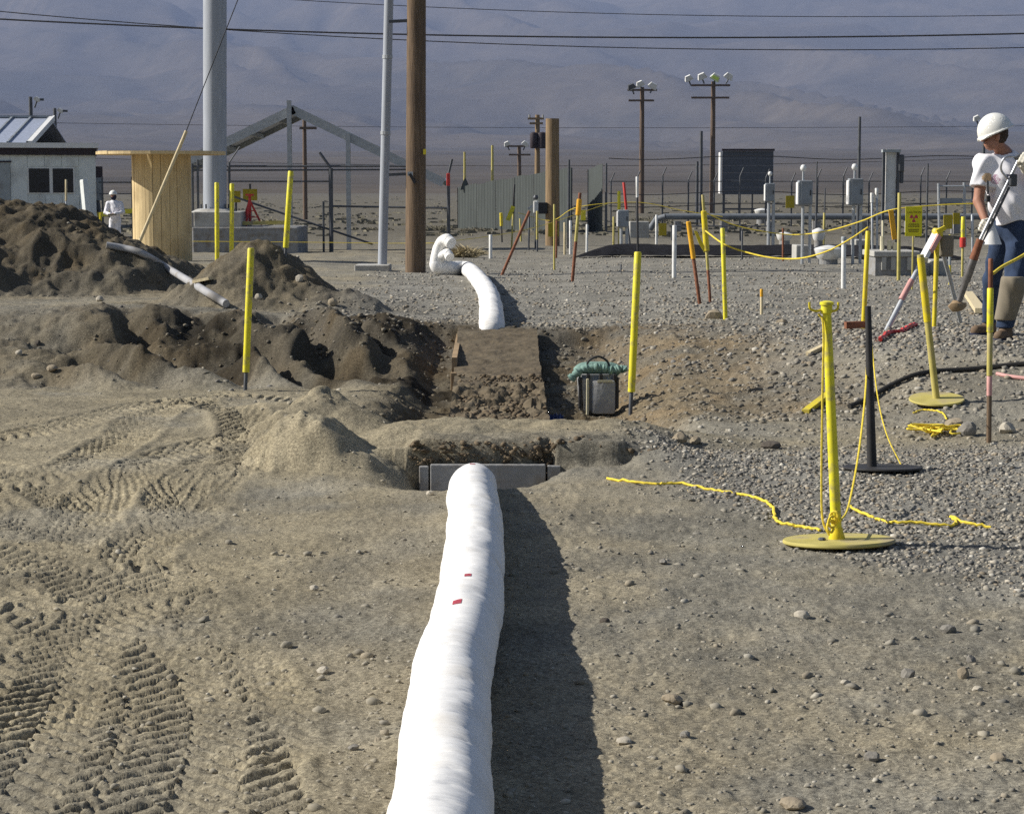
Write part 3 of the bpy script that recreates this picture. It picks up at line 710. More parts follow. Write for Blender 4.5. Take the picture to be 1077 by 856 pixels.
lean_post('stake', 'rusty stake with orange sleeve, right of the pair', 'stake', gp(747, 318), (739, 205), 3.6, [(0, .3, 'rust', 'foot', 1), (.3, .48, 'yellow_dull', 'shaft', 1), (.85, 1, 'yellow_dull', 'tip', 1), (.48, .85, 'yellow', 'sleeve', 2)])
lean_post('stake', 'tall olive brown stake left of the yellow warning sign', 'stake', gp(945, 295), (946, 203), 4.4, [(0, 1, 'yellow_dull', 'shaft', 1)])
lean_post('stake', 'weathered stake wrapped in yellow tape near the right edge', 'stake', gp(1040, 464), (1042, 272), 7.5, [(0, .25, 'pole_wood', 'foot', .85), (.25, .36, 'pink', 'red_flagging', .9), (.36, .60, 'yellow_dull', 'shaft', .95), (.60, .84, 'yellow_bright', 'tape_wrap', 1.08), (.84, 1, 'rust', 'head', .8)])
lean_post('stake', 'short wooden survey peg with orange tip on the gravel', 'stake', gp(801, 331), (801, 304), 3.8, [(0, .7, 'lath', 'peg', 1), (.7, 1, 'orange', 'painted_tip', 1.02)])
lean_post('vent_pipe', 'white plastic vent pipe left of the dark lined ditch', 'vent pipe', gp(516, 272), (516, 247), 4.2, [(0, 1, 'plastic_white', 'pipe', 1)])
lean_post('vent_pipe', 'pale grey vent pipe left of the orange sleeved stakes', 'vent pipe', gp(709, 292), (709.5, 237), 5.4, [(0, 1, 'plastic_white', 'pipe', 1)])
lean_post('vent_pipe', 'pale grey vent pipe between the white bowls and the slim yellow post', 'vent pipe', gp(887, 304), (887.5, 249), 5.8, [(0, .93, 'plastic_white', 'pipe', 1), (.93, 1.0, 'grey_paint', 'cap', 1.15)])
lean_post('vent_pipe', 'thin white pipe left of the orange flagged stake', 'vent pipe', gp(600, 268), (600, 232), 3.4, [(0, 1, 'plastic_white', 'pipe', 1)])
lean_post('stake', 'pale wooden stake left of the thin white pipe', 'stake', gp(594, 268), (594, 234), 3, [(0, 1, 'lath', 'shaft', 1)])
lean_post('stake', 'thin dark stake with slanted yellow tag by the corrugated fence', 'stake', gp(538, 262), (541, 194), 2.4, [(0, .55, 'yellow_dull', 'shaft', .9), (.55, 1, 'black', 'upper_shaft', 1)])
lean_post('stake', 'thin stake with small yellow tag, leftmost by the corrugated fence', 'stake', gp(528, 255), (527, 224), 2, [(0, .55, 'black', 'shaft', 1), (.55, 1, 'yellow', 'tag', 2)])
lean_post('stake', 'olive stake behind the red brown leaning stake', 'stake', gp(548, 254), (547, 230), 2.4, [(0, 1, 'yellow_dull', 'shaft', 1)])
lean_post('stake', 'yellow stake under the small white meter', 'stake', gp(565, 265), (565, 222), 3, [(0, .3, 'dark_steel', 'foot', .8), (.3, 1, 'yellow_dull', 'shaft', 1)])
lean_post('stake', 'olive stake in front of the cut wooden post', 'stake', gp(583, 284), (583, 215), 2.6, [(0, 1, 'yellow_dull', 'shaft', 1)])
lean_post('stake', 'slim yellow stake right of the white bowls', 'stake', gp(866, 262), (867, 224), 2.8, [(0, 1, 'yellow_dull', 'shaft', 1)])
lean_post('stake', 'yellow and white stake beyond the tripod', 'stake', gp(999, 300), (999, 247), 3.4, [(0, .4, 'yellow', 'shaft', 1), (.4, .62, 'grey_paint', 'band', 1), (.62, 1, 'yellow_bright', 'upper_shaft', 1)])
lean_post('stake', 'thick yellow stake wrapped with red cloth beyond the tripod', 'stake', gp(1012, 292), (1013, 228), 3.8, [(0, .50, 'yellow_dull', 'shaft', .8), (.66, 1, 'yellow_bright', 'sleeve', 1.3), (.50, .66, 'red', 'red_cloth', 2.0)])
lean_post('fence_post', 'dark post with white top rising behind the yellow marker post', 'post', gp(671, 285), (670, 186), 2.8, [(0, .78, 'black', 'shaft', 1), (.78, 1, 'plastic_white', 'white_top', 1.15)])
lean_post('stake', 'dark thin pin standing left of the black ditch lining', 'stake', gp(653, 287), (653, 278), 2, [(0, 1, 'dark_steel', 'pin', 1)])

# ------------------------------------------------------------------ stanchions
def disc(r, th, n=40):
    return [(r*0.97, 0), (r, th*0.3), (r, th*0.75), (r*0.985, th), (r*0.2, th*1.02)]
def tilt_to(nrm):
    return Vector((0, 0, 1)).rotation_difference(Vector(nrm).normalized()).to_matrix()
b = gp(880, 575); Y = b.y
t = thing('stanchion', 'yellow stanchion with rope hooks on a round yellow base', 'stanchion', tuple(b))
R = tilt_to((-0.02, 0.060, 1))
MB().lathe(disc(59.5/ppm(Y), 0.02), b+Vector((0.01, 0, 0.012)), 48, R).build('base', 'yellow_dull', t, smooth=True)
tp = at_y(869.5, 322, Y); r = 5.3/ppm(Y)
MB().tube([b+Vector((0, 0, 0.03)), b.lerp(tp, 0.5), tp], [r*1.1, r, r*0.85], 14).build('pole', 'yellow_bright', t, smooth=True)
MB().lathe([(r*1.6, -0.008), (r*1.7, 0.0), (r*1.3, 0.03), (r*1.1, 0.05)], b+Vector((0, 0, 0.035)), 16).build('collar', 'yellow', t, smooth=True)
MB().lathe([(r*0.9, -0.035), (r*1.15, -0.03), (r*1.15, 0.004), (r*1.4, 0.006), (r*1.4, 0.018), (r*0.6, 0.024)], tp, 16).build('cap', 'yellow_bright', t, smooth=True)
for s in (-1, 1):
    kx = 0.055 if s < 0 else 0.035
    MB().tube(smooth_path([tuple(tp+Vector((s*r*0.6, 0, -0.012))), tuple(tp+Vector((s*kx*0.75, -0.005, -0.022))), tuple(tp+Vector((s*kx*1.35, -0.008, -0.012))), tuple(tp+Vector((s*kx*1.45, -0.01, 0.018)))], 18), 0.0055, 8).build('hook', 'yellow', t, smooth=True)
MB().lathe([(0.012, 0), (0.02, 0.004), (0.014, 0.012)], b+Vector((-0.075, -0.05, 0.034)), 8).build('bolt', 'dark_steel', t)
# black stanchion
b = gp(917, 495); Y = b.y
t = thing('stanchion', 'black stanchion with a flat black base behind the yellow one', 'stanchion', tuple(b))
MB().lathe(disc(42/ppm(Y), 0.014), b+Vector((0.06, 0, 0.008)), 40, tilt_to((0.0, 0.055, 1))).build('base', 'black', t, smooth=True)
tp = at_y(913, 322, Y); r = 4.2/ppm(Y)
MB().tube([b+Vector((0, 0, 0.02)), b.lerp(tp, 0.5), tp], [r*1.25, r, r*0.75], 12).build('pole', 'black', t, smooth=True)
# dusty stanchion on the slope
b = gp(985, 424); Y = b.y
t = thing('stanchion', 'dusty yellow stanchion leaning left on a tan base on the slope', 'stanchion', tuple(b))
MB().lathe(disc(29/ppm(Y), 0.016), b+Vector((0, 0, 0.02)), 40, tilt_to((-0.03, -0.14, 1))).build('base', 'yellow_dull', t, smooth=True)
tp = at_y(968, 268, Y); r = 3.6/ppm(Y)
MB().tube([b+Vector((0, 0, 0.02)), b.lerp(tp, 0.5), tp], [r*1.05, r, r], 12).build('pole', 'yellow_dull', t, smooth=True)
m0 = b.lerp(tp, 0.55); MB().tube([m0, b.lerp(tp, 0.98)], r*1.12, 12).build('painted_sleeve', 'yellow', t, smooth=True)

# ------------------------------------------------------------------ ropes
def rope(label, pts, r, m='rope', cat='rope', name='rope', n=6, per=14, jit=0.0, seed=1):
    P = smooth_path([tuple(p) for p in pts], per*(len(pts)-1)); rg = random.Random(seed)
    if jit: P = P+np.array([[rg.gauss(0, jit) for _ in range(3)] for _ in P])
    V0 = P[0]; o = MB().tube([Vector(p) for p in P], r, n).build(name, m, None, smooth=True, origin=tuple(V0)); return tag(o, label, cat)
def onground(pxs, dz=0.008):
    out = []
    for a, b_ in pxs: p = gp(a, b_); out.append(Vector((p.x, p.y, float(H(np.array([p.x]), np.array([p.y]), True)[0])+dz)))
    return out
Yst = gp(880, 575).y
rope('thin yellow rope trailing left over the gravel from the yellow stanchion', onground([(638, 505), (665, 510), (690, 512), (717, 512), (745, 516), (775, 521), (800, 528), (813, 538), (818, 550), (840, 556), (862, 561)]), 0.0075, jit=0.003, per=8)
rope('yellow rope lying on the gravel right of the stanchion base', onground([(893, 537), (915, 546), (935, 552), (965, 554), (1000, 556), (1006, 551), (1000, 546), (1015, 553), (1043, 556)]), 0.0075, jit=0.003, per=8, seed=2)
rope('yellow cord hanging straight down from the left stanchion hook', [at_y(861, 330, Yst), at_y(866, 345, Yst-0.02), at_y(865, 420, Yst-0.03), at_y(864, 500, Yst-0.03), at_y(865, 545, Yst-0.04), at_y(872, 563, Yst-0.05)], 0.005)
Yb = gp(908, 346).y; Ym = gp(917, 495).y
rope('yellow cord looping from the slim post down to the stanchion foot', [at_y(912, 330, 13.0), at_y(911, 400, 11.8), at_y(904, 470, 10.8), at_y(893, 530, 9.9), at_y(884, 548, Yst-0.05)], 0.0055)
rope('thin cord sagging behind the black stanchion', [at_y(915, 340, 13.5), at_y(922, 410, 12.8), at_y(932, 455, 12.3), gp(948, 490)], 0.004)
rope('small yellow rope coil tied round the stanchion foot', [at_y(880-7+4*math.cos(k*1.3)+0.3*k, 556-1.0*k+5*math.sin(k*1.3), Yst-0.05-0.02*math.sin(k)) for k in range(18)], 0.006, per=6)
p = gp(985, 456); rg = random.Random(5)
rope('tangled yellow rope heap on the ground by the grey boulder', [Vector((p.x+rg.gauss(0, 0.075), p.y+rg.gauss(0, 0.10), p.z+0.012+abs(rg.gauss(0, 0.022)))) for k in range(40)], 0.007, per=6)
rope('loose yellow rope end on the slope beneath the leaning stanchion', onground([(960, 436), (972, 432), (990, 436), (996, 444)]), 0.006, jit=0.002)
Ya = gp(763, 337).y; Yc = gp(908, 346).y
rope('yellow rope sagging between the yellow post and the slim post', [at_y(742, 243, Ya+0.6), at_y(760, 256, Ya), at_y(780, 264, Ya), at_y(810, 271, Ya-0.3), at_y(840, 272, Ya-0.6), at_y(868, 265, Yc+0.4), at_y(890, 254, Yc+0.2), at_y(913, 239, Yc)], 0.008)
rope('magenta and yellow barrier rope running behind the sagging rope', [at_y(738, 222, 36), at_y(770, 236, 36), at_y(800, 243, 36), at_y(835, 247, 36), at_y(870, 243, 35), at_y(905, 233, 34), at_y(937, 221, 33), at_y(985, 216, 33), at_y(1030, 214, 33)], 0.010, 'rope')
rope('yellow and red rope running off the taped stake to the right', [at_y(1044, 288, gp(1040, 464).y), at_y(1055, 280, 13.6), at_y(1077, 268, 14.0), at_y(1110, 245, 15)], 0.010, 'rope')
rope('thin yellow boundary line strung low behind the wooden pole', [at_y(60, 254, 46), at_y(200, 254, 46), at_y(330, 255, 46), at_y(420, 256, 46), at_y(472, 254, 46), at_y(560, 240, 52), at_y(640, 214, 60)], 0.007, 'rope')
rope('faint barrier rope strung beyond the dark lined ditch', [at_y(545, 224, 60), at_y(580, 232, 60), at_y(608, 218, 58), at_y(670, 213, 58), at_y(720, 222, 58), at_y(760, 228, 58)], 0.009, 'rope')
# hoses
rope('black hose lying across the slope towards the right edge', onground([(893, 433), (912, 424), (935, 410), (960, 400), (985, 394), (1020, 390), (1077, 387), (1130, 385)], 0.02), 0.018, 'rubber', 'hose', 'hose', 8)
rope('pink hose on the gravel at the right edge', onground([(1048, 396), (1062, 400), (1090, 402), (1130, 404)], 0.015), 0.014, 'pink', 'hose', 'hose', 8)
rope('long grey conduit lying down the flank of the big soil heap', onground([(112, 262), (130, 266), (150, 276), (180, 292), (210, 309), (238, 325)], 0.055), 0.042, 'conduit', 'conduit', 'conduit', 12)
# ------------------------------------------------------------------ overhead wires
def wire(label, pts, Y, r):
    P = np.array(pts, float); co = np.polyfit(P[:, 0], P[:, 1], 2); xs = np.linspace(-500, 1577, 40)
    o = MB().tube([at_y(x, float(np.polyval(co, x)), Y) for x in xs], r, 5).build('overhead_wire', 'wire', None, origin=tuple(at_y(xs[0], float(np.polyval(co, xs[0])), Y)))
    tag(o, label, 'wire')
wire('thickest overhead wire crossing near the top of the picture', [(0, 20), (240, 32), (440, 37), (760, 39), (1077, 36)], 66, 0.026)
wire('overhead wire just below the thickest one on the right', [(0, 13), (200, 28), (440, 43), (760, 53), (1077, 50)], 70, 0.017)
wire('thin topmost overhead wire', [(300, 0), (500, 9), (720, 17), (900, 18), (1077, 16)], 90, 0.016)
wire('faint overhead wire behind the gable roof', [(0, 131), (200, 128), (460, 131), (600, 138), (800, 137), (1077, 131)], 150, 0.016)
wire('low faint wire crossing behind the floodlight poles', [(480, 172), (640, 180), (760, 176), (870, 162), (1000, 172)], 160, 0.02)

# ------------------------------------------------------------------ wooden utility pole, steel mast, guy wire
b = gp(437, 287); YW = b.y; kp = 1/ppm(YW)
t = thing('utility_pole', 'thick brown wooden utility pole beside the grey mast', 'pole', tuple(b))
MB().tube([at_y(437, 292, YW), at_y(437.5, 150, YW), at_y(438, 0, YW), Vector((at_y(438, 0, YW).x, YW, 13.4))], [10.8*kp, 10.3*kp, 9.8*kp, 8.0*kp], 20).build('shaft', 'pole_wood', t, smooth=True)
MB().box(at_y(447, 160, YW)+Vector((0, -0.14, 0)), (0.05, 0.03, 0.09)).build('pole_tag', 'yellow', t)
for py in (23, 184):
    MB().beam(at_y(409, py, YW-0.02), at_y(431, py-1, YW-0.02), 0.05, 0.05).build('standoff_bracket', 'dark_steel', t)
MB().beam(at_y(431, 183, YW-0.2), at_y(437, 193, YW-0.2), 0.04, 0.05).build('bracket_brace', 'black', t)
MB().box(at_y(431.5, 183, YW-0.19), (0.09, 0.05, 0.07)).build('bracket_plate', 'galv', t)
b = gp(403, 285)
t = thing('steel_mast', 'slim galvanised mast standing on a small concrete block', 'mast', tuple(b)); YM = b.y
MB().tube([at_y(402, 286, YM), at_y(405.5, 143, YM), at_y(409, 0, YM), at_y(411.5, -110, YM)], [4.8/ppm(YM)]*4, 14).build('tube', 'galv_col', t, smooth=True)
p0 = gp(376, 288); p1 = gp(412, 291)
MB().box(((at_y(393, 288, YM).x), YM-0.1, b.z+0.03), (36/ppm(YM), 0.75, 0.17), bev=0.015).build('footing', 'concrete', t)
for py in (140, 60): MB().lathe([(5.4/ppm(YM), -0.03), (5.4/ppm(YM), 0.03)], at_y(405.5+(143-py)*0.024, py, YM), 12).build('coupling', 'galv', t)
# guy wire with sleeve, running from the pole head down to an anchor
YG = 38.6
a = at_y(147, 254, YG); c = Vector((at_y(438, 0, YW).x, YW, 13.0))
gw = thing('guy_wire', 'guy wire of the wooden pole with a pale sleeve over its lower end', 'guy wire', tuple(gy(145, YG)))
mid = at_y(196, 138, YG+0.15)
MB().tube([a, mid], 0.032, 10).build('sleeve', 'lath', gw, smooth=True)
MB().tube([mid-(mid-a)*0.05, mid.lerp(at_y(262, -30, YG+0.4), 1.0), c], 0.009, 6).build('strand', 'wire', gw)
g0 = gy(147, YG); MB().tube([g0+Vector((0, 0, -0.3)), a+Vector((0.01, 0, 0.08))], 0.018, 8).build('anchor_rod', 'dark_steel', gw)

# ------------------------------------------------------------------ wooden cable reel on its side
b = gy(172, 41.0); Y = b.y; k = 1/ppm(Y)
t = thing('cable_reel', 'big wooden cable reel standing on end with a wide top flange', 'reel', tuple(b))
n = 22; Rr = 30.5*k; ztop = at_y(172, 163, Y).z
for i in range(n):
    a0 = 2*math.pi*i/n+0.006; a1 = 2*math.pi*(i+1)/n-0.006; rr = Rr*(1+0.008*math.sin(i*2.7)); ri = Rr-0.05
    poly = [(rr*math.cos(a0), rr*math.sin(a0), 0), (rr*math.cos((a0+a1)/2)*1.004, rr*math.sin((a0+a1)/2)*1.004, 0), (rr*math.cos(a1), rr*math.sin(a1), 0), (ri*math.cos(a1), ri*math.sin(a1), 0), (ri*math.cos(a0), ri*math.sin(a0), 0)]
    MB().prism([Vector(p)+b for p in poly], (0, 0, 0.0), (0, 0, ztop-b.z)).build('stave', 'reel_wood', t)
MB().lathe([(ri-0.01, 0.02), (ri-0.01, ztop-b.z-0.02)], b, 22).build('core', 'board_wood', t)
Rf = 67*k
for i, (y0, y1) in enumerate([(-1, -.72), (-.71, -.44), (-.43, -.15), (-.14, .14), (.15, .43), (.44, .71), (.72, 1)]):
    ya = [y0+(y1-y0)*q/6 for q in range(7)]
    L = [(-Rf*math.sqrt(max(0, 1-q*q)), q*Rf, 0) for q in ya]; Rt = [(Rf*math.sqrt(max(0, 1-q*q)), q*Rf, 0) for q in reversed(ya)]
    MB().prism([Vector(p)+Vector((b.x, b.y, ztop)) for p in L+Rt], (0, 0, 0), (0, 0, 0.055+0.008*(i % 2))).build('flange_plank', 'reel_wood', t)
b2 = b

# ------------------------------------------------------------------ steel column on stepped footing
Yf = 52.0; kf = 1/ppm(Yf)
def P(px, py, Y=Yf): return at_y(px, py, Y)
b = gy(258, Yf)
t = thing('steel_column', 'huge round grey steel column rising out of the picture', 'column', tuple(P(226, 220, Yf+1.0)))
MB().tube([P(226, 221, Yf+1.0), P(226, 100, Yf+1.0), P(226, -120, Yf+1.0)], [12.4*kf]*3, 32).build('shaft', 'galv_col', t, smooth=True)
MB().lathe([(16*kf, 0), (16*kf, 0.05)], P(226, 221.5, Yf+1.0), 32).build('base_plate', 'galv', t)
for i in range(8):
    a = 2*math.pi*(i+0.3)/8; MB().tube([P(226, 221.5, Yf+1.0)+Vector((0.345*math.cos(a), 0.345*math.sin(a), 0.0)), P(226, 221.5, Yf+1.0)+Vector((0.345*math.cos(a), 0.345*math.sin(a), 0.16))], 0.022, 6).build('anchor_bolt', 'dark_steel', t)
t = thing('concrete_footing', 'stepped concrete footing below the steel column', 'footing', tuple(b))
z1 = P(258, 239).z; x0, x1 = P(202, 240).x, P(313, 240).x
MB().box(((x0+x1)/2, Yf+1.3, (z1+b.z-0.4)/2), (x1-x0, 2.6, z1-b.z+0.4), bev=0.03).build('lower_block', 'concrete_dark', t)
xa, xb = P(202, 240).x+0.02, P(253, 240).x; z2 = P(226, 223).z
MB().box(((xa+xb)/2, Yf+1.25, (z1+z2)/2+0.001), (xb-xa, 2.2, z2-z1), bev=0.02).build('upper_block', 'concrete', t)
MB().lathe([(0.62, 0), (0.5, 0.06), (0.42, 0.09)], P(226, 223.5, Yf+1.0), 14).build('grout_bed', 'concrete', t)
# red jack stand
c = P(263, 237, Yf+0.9); t = thing('jack_stand', 'red tripod jack stand on the concrete footing', 'jack stand', tuple(c))
tp = c+Vector((0, 0, 0.62))
for a in (0.3, 2.4, 4.5):
    MB().beam(c+Vector((0.30*math.cos(a), 0.30*math.sin(a), 0)), tp, 0.045, 0.045).build('leg', 'red', t)
MB().tube([c+Vector((0, 0, 0.1)), tp+Vector((0, 0, 0.12))], 0.035, 10).build('stem', 'red', t)
MB().box(tp+Vector((0, 0, 0.14)), (0.2, 0.1, 0.05)).build('saddle', 'red', t)
for z in (0.2, 0.36): MB().tube([c+Vector((0.24*(1-z)*math.cos(a), 0.24*(1-z)*math.sin(a), z)) for a in (0.3, 2.4, 4.5, 0.3)], 0.014, 6).build('brace_ring', 'red', t)
o = MB().beam(P(254, 235, Yf+0.4), P(303, 234, Yf+0.4), 0.07, 0.09).build('timber', 'yellow_dull', None, origin=tuple(P(254, 235, Yf+0.4))); tag(o, 'long yellow timber lying on the concrete footing', 'timber')
for i, (px, py, lab) in enumerate([(188, 206, 'small dull yellow sign left of the steel column'), (248, 207, 'small dull yellow sign right of the steel column'), (263, 205, 'wide dull yellow sign above the red jack stand')]):
    Y = 58.0; c = at_y(px, py, Y); t = thing('small_sign', lab, 'sign', (c.x, Y, gh(c.x, Y)))
    MB().box(c, ((10 if i < 2 else 15)/ppm(Y), 0.02, 12/ppm(Y))).build('panel', 'yellow_shade', t)
    MB().tube([Vector((c.x, Y+0.03, gh(c.x, Y)-0.2)), c+Vector((0, 0.03, 0.3 if i == 2 else 0.1))], 0.03, 8).build('post', 'dark_steel', t)

# ------------------------------------------------------------------ gabled shelter roof
Ya = 57.0
def Q(px, py, Y=Ya): return at_y(px, py, Y)
t = thing('gable_shelter', 'grey gabled roof on slim posts behind the column and mast', 'shelter', tuple(gy(307, Ya)))
ap = Q(308, 112); rt = Q(468, 189); lf = ap+Vector((-(rt.x-ap.x)*0.98, 0, -(ap.z-rt.z)*0.98))
dep = 3.4; th = 0.09
for a_, b_, nm in ((ap, rt, 'roof_panel'), (ap, lf, 'roof_panel')):
    d = (b_-a_); n_ = Vector((-d.z, 0, d.x)).normalized()
    if n_.z < 0: n_ = -n_
    poly = [a_, b_, b_-n_*0.05, a_-n_*0.05]
    MB().prism(poly, (0, -0.04, 0), (0, dep, 0)).build(nm, 'roof_metal', t)
    for yy in (0.0, dep-0.12):
        MB().prism([a_-n_*0.055, b_-n_*0.055, b_-n_*(th+0.09), a_-n_*(th+0.09)], (0, yy, 0), (0, yy+0.09, 0)).build('rafter', 'grey_paint', t)
    MB().prism([a_+n_*0.03, b_+n_*0.03, b_-n_*0.21, a_-n_*0.21], (0, -0.075, 0), (0, -0.045, 0)).build('fascia', 'galv', t)
    for s in np.linspace(0.12, 0.9, 5):
        c = a_.lerp(b_, s)-n_*0.13; MB().beam(c, c+Vector((0, dep, 0)), 0.08, 0.12).build('purlin', 'grey_paint', t)
for px, pt in ((307, 106), (368, 141)):
    g = gy(px, Ya); tp = Q(px, pt); wv = 4.6/ppm(Ya)
    MB().box((g.x, Ya-0.17, (g.z-0.2+tp.z)/2), (wv, wv, tp.z-g.z+0.2)).build('post', 'galv', t)
# ------------------------------------------------------------------ chain-link fence, left part
def fence(label, px_posts, rails, Y, arms=True, m='dark_steel', mesh=None):
    t = thing('fence', label, 'fence', tuple(gy(px_posts[0][0], Y)))
    for px, top, wd, arm in px_posts:
        g = gy(px, Y); tp = at_y(px, top, Y)
        MB().tube([g+Vector((0, 0, -0.3)), Vector((g.x, Y, tp.z))], wd/2/ppm(Y), 8).build('post', m, t, smooth=True)
        if arm: MB().tube([Vector((g.x, Y, tp.z)), Vector((g.x+arm*0.28, Y, tp.z+0.40))], wd*0.35/ppm(Y), 6).build('barb_arm', m, t)
    for x0, y0, x1, y1, wd in rails:
        MB().tube([at_y(x0, y0, Y), at_y(x1, y1, Y)], wd/2/ppm(Y), 6).build('rail', m, t)
    return t
fence('dark pipe fence with angled barbed wire arm behind the shelter posts', [(204, 172, 3.4, 0), (210, 168, 2.6, 0), (349, 177, 4.6, -1), (243, 171, 2.6, 1), (341, 212, 2.4, 0), (322.5, 196, 0.1, 0)],
      [(202, 175, 440, 175, 2.4), (202, 179.5, 440, 178.5, 2.0), (243, 191, 347, 191, 1.8), (240, 205, 392, 257, 2.4), (348, 217, 472, 219, 2.4)], 54.0)
fence('dark end post with red flag right of the wooden pole', [(472, 184, 3.6, 0.35)], [], 54.0)
c = at_y(471.5, 189, 53.85); o = MB().box(c, (0.09, 0.05, 0.32), bev=0.015).build('red_flagging', 'red', None, origin=tuple(c)); tag(o, 'red flagging tied to the dark end post', 'flagging')
fence('distant thin fence behind the cable reel and white trailer', [(60, 178, 2, 0), (110, 186, 2, 0), (141, 186, 2, 0)], [(104, 192, 145, 192, 1.6), (104, 204, 145, 204, 1.2)], 75.0)
o = None
t = thing('yellow_guard_rail', 'low yellow guard rail behind the worker in white', 'rail', tuple(gy(125, 72)))
MB().beam(at_y(103, 226, 72), at_y(146, 221, 72), 0.06, 0.16).build('rail', 'yellow_bright', t)
for px in (106, 144): MB().tube([gy(px, 72), at_y(px, 224, 72)], 0.05, 8).build('post', 'yellow', t)
# ditch posts far left of the pole
for px, py, top, w_, m_, lab in [(394, 0, 0, 0, '', '')][:0]: pass
# brown far pole with crossarm
def far_pole(label, px, top, Y, w_, arms=(), lamps=(), m='far_pole', extra=None, group=None, cat='pole', name='utility_pole'):
    g = gy(px, Y); tp = at_y(px, top, Y); kk = 1/ppm(Y)
    t = thing(name, label, cat, tuple(g), group)
    MB().tube([g+Vector((0, 0, -0.5)), Vector((g.x, Y, (g.z+tp.z)/2)), Vector((g.x, Y, tp.z))], [w_*0.55*kk, w_*0.5*kk, w_*0.42*kk], 10).build('shaft', m, t, smooth=True)
    for (x0, x1, y) in arms:
        MB().beam(at_y(x0, y, Y-0.15), at_y(x1, y, Y-0.15), 0.12, 0.14).build('crossarm', m, t)
    for (lx, ly, lw, mm) in lamps:
        c = at_y(lx, ly, Y-0.3); r = lw/2*kk
        R_ = Matrix.Rotation(math.radians(-24 if lx < px else 28), 3, 'Y') @ Matrix.Rotation(math.radians(20), 3, 'X')
        fr = [(-r, -r*0.5, -r*0.55), (r, -r*0.5, -r*0.55), (r, r*0.5, -r*0.55), (-r, r*0.5, -r*0.55), (-r*0.6, -r*0.3, r*0.5), (r*0.6, -r*0.3, r*0.5), (r*0.6, r*0.3, r*0.5), (-r*0.6, r*0.3, r*0.5)]
        h = MB().add([R_ @ Vector(q)+c for q in fr], [(3, 2, 1, 0), (4, 5, 6, 7), (0, 1, 5, 4), (1, 2, 6, 5), (2, 3, 7, 6), (3, 0, 4, 7)]).build('lamp_head', 'dark_steel' if mm == 'dark' else 'plastic_white', t)
        MB().box(c+R_ @ Vector((0, 0, -r*0.62)), (r*1.8, r*0.9, r*0.10), R_).build('lens', mm if mm in MT else 'lamp_glass', h)
        if mm == 'lamp_green': MB().box(c+R_ @ Vector((0, -r*0.46, -r*0.1)), (r*1.3, r*0.10, r*0.6), R_).build('lens', mm, h)
        MB().tube([c+Vector((0, 0.1, -r*0.2)), Vector((c.x+(0.2 if lx < px else -0.2), Y-0.15, c.z-0.55))], 0.05, 6).build('lamp_bracket', 'dark_steel', h)
    return t
far_pole('thin brown far pole with a short crossarm under the gable', 322, 122, 120, 4.6, [(315, 333, 135)])
FL = 'floodlight poles on the plain'
far_pole('shorter floodlight pole with three lamps', 674, 92, 150, 5.2, [(660, 691, 95), (661, 688, 106)], [(664, 91, 9, 'dark'), (673, 88, 9, 'lamp_glass'), (687, 90, 10, 'plastic_white')], group=FL, name='floodlight_pole', cat='light pole')
far_pole('taller floodlight pole with four lamps, one glinting green', 748, 86, 150, 5.4, [(727, 768, 90), (727, 767, 103)], [(724, 82, 9, 'lamp_glass'), (738, 80, 10, 'lamp_glass'), (753, 81, 11, 'lamp_green'), (767, 80, 10, 'lamp_glass')], group=FL, name='floodlight_pole', cat='light pole')
for px, Y in ((664, 150), (687, 150), (731, 150), (764, 150)): pass
far_pole('far pole with two lamps behind the corrugated fence', 546, 154, 170, 4.4, [(531, 556, 154), (535, 558, 163)], [(533, 151, 7, 'plastic_white'), (553, 151, 8, 'plastic_white')], group=FL, name='floodlight_pole', cat='light pole')
t = far_pole('far pole carrying a dark transformer behind the cut wooden post', 565, 121, 140, 5.6, [(555, 572, 125), (557, 571, 130)], m='stump_wood')
Y = 140
for px, w_ in ((561.5, 8), (570, 9.5)):
    c = at_y(px, 148, Y-0.35); r = w_/2/ppm(Y); MB().lathe([(r*0.8, -0.52), (r, -0.45), (r, 0.42), (r*0.9, 0.5), (r*0.3, 0.56)], c, 14).build('transformer', 'trim_dark', t, smooth=True)
for px in (557, 571): MB().tube([at_y(px, 124, Y-0.2), at_y(px, 121, Y-0.2)], 0.06, 6).build('insulator', 'concrete', t)
far_pole('left far street lamp behind the white trailer', 37, 102, 130, 4.6, [(37, 46, 105)], [(39, 104, 7, 'plastic_white')], m='dark_steel', name='floodlight_pole', cat='light pole')
far_pole('right far street lamp behind the white trailer', 62, 114, 140, 4.0, [(62, 71, 117)], [(63.5, 116, 6.5, 'plastic_white')], m='dark_steel', name='floodlight_pole', cat='light pole')
far_pole('far lamp pole half hidden behind the hard hat', 1031, 122, 130, 3.6, [], [(1027, 124, 8, 'plastic_white')], m='dark_steel', name='floodlight_pole', cat='light pole')
far_pole('tall dark thin pole left of the taller floodlight pole', 736, 138, 110, 3.8, m='dark_steel', name='mast', cat='mast')
far_pole('shorter dark pole close to the tall dark thin pole', 732, 170, 108, 3.4, m='dark_steel', name='mast', cat='mast')
far_pole('dark pole rising above the middle grey cabinet', 901, 123, 62, 3.6, m='dark_steel', name='mast', cat='mast')
far_pole('dark blue slim post at the end of the corrugated panels', 637, 172, 84, 2.6, m='dark_steel', name='mast', cat='mast')
far_pole('dark slim post with white band left of the corrugated gap', 598, 168, 60, 3.0, m='dark_steel', name='mast', cat='mast')
far_pole('yellow pointed mast behind the corrugated fence, left one', 489, 160, 130, 2.6, m='yellow_dull', name='mast', cat='mast')
far_pole('yellow pointed mast behind the corrugated fence, right one', 518, 153, 130, 3.0, m='yellow_dull', name='mast', cat='mast')
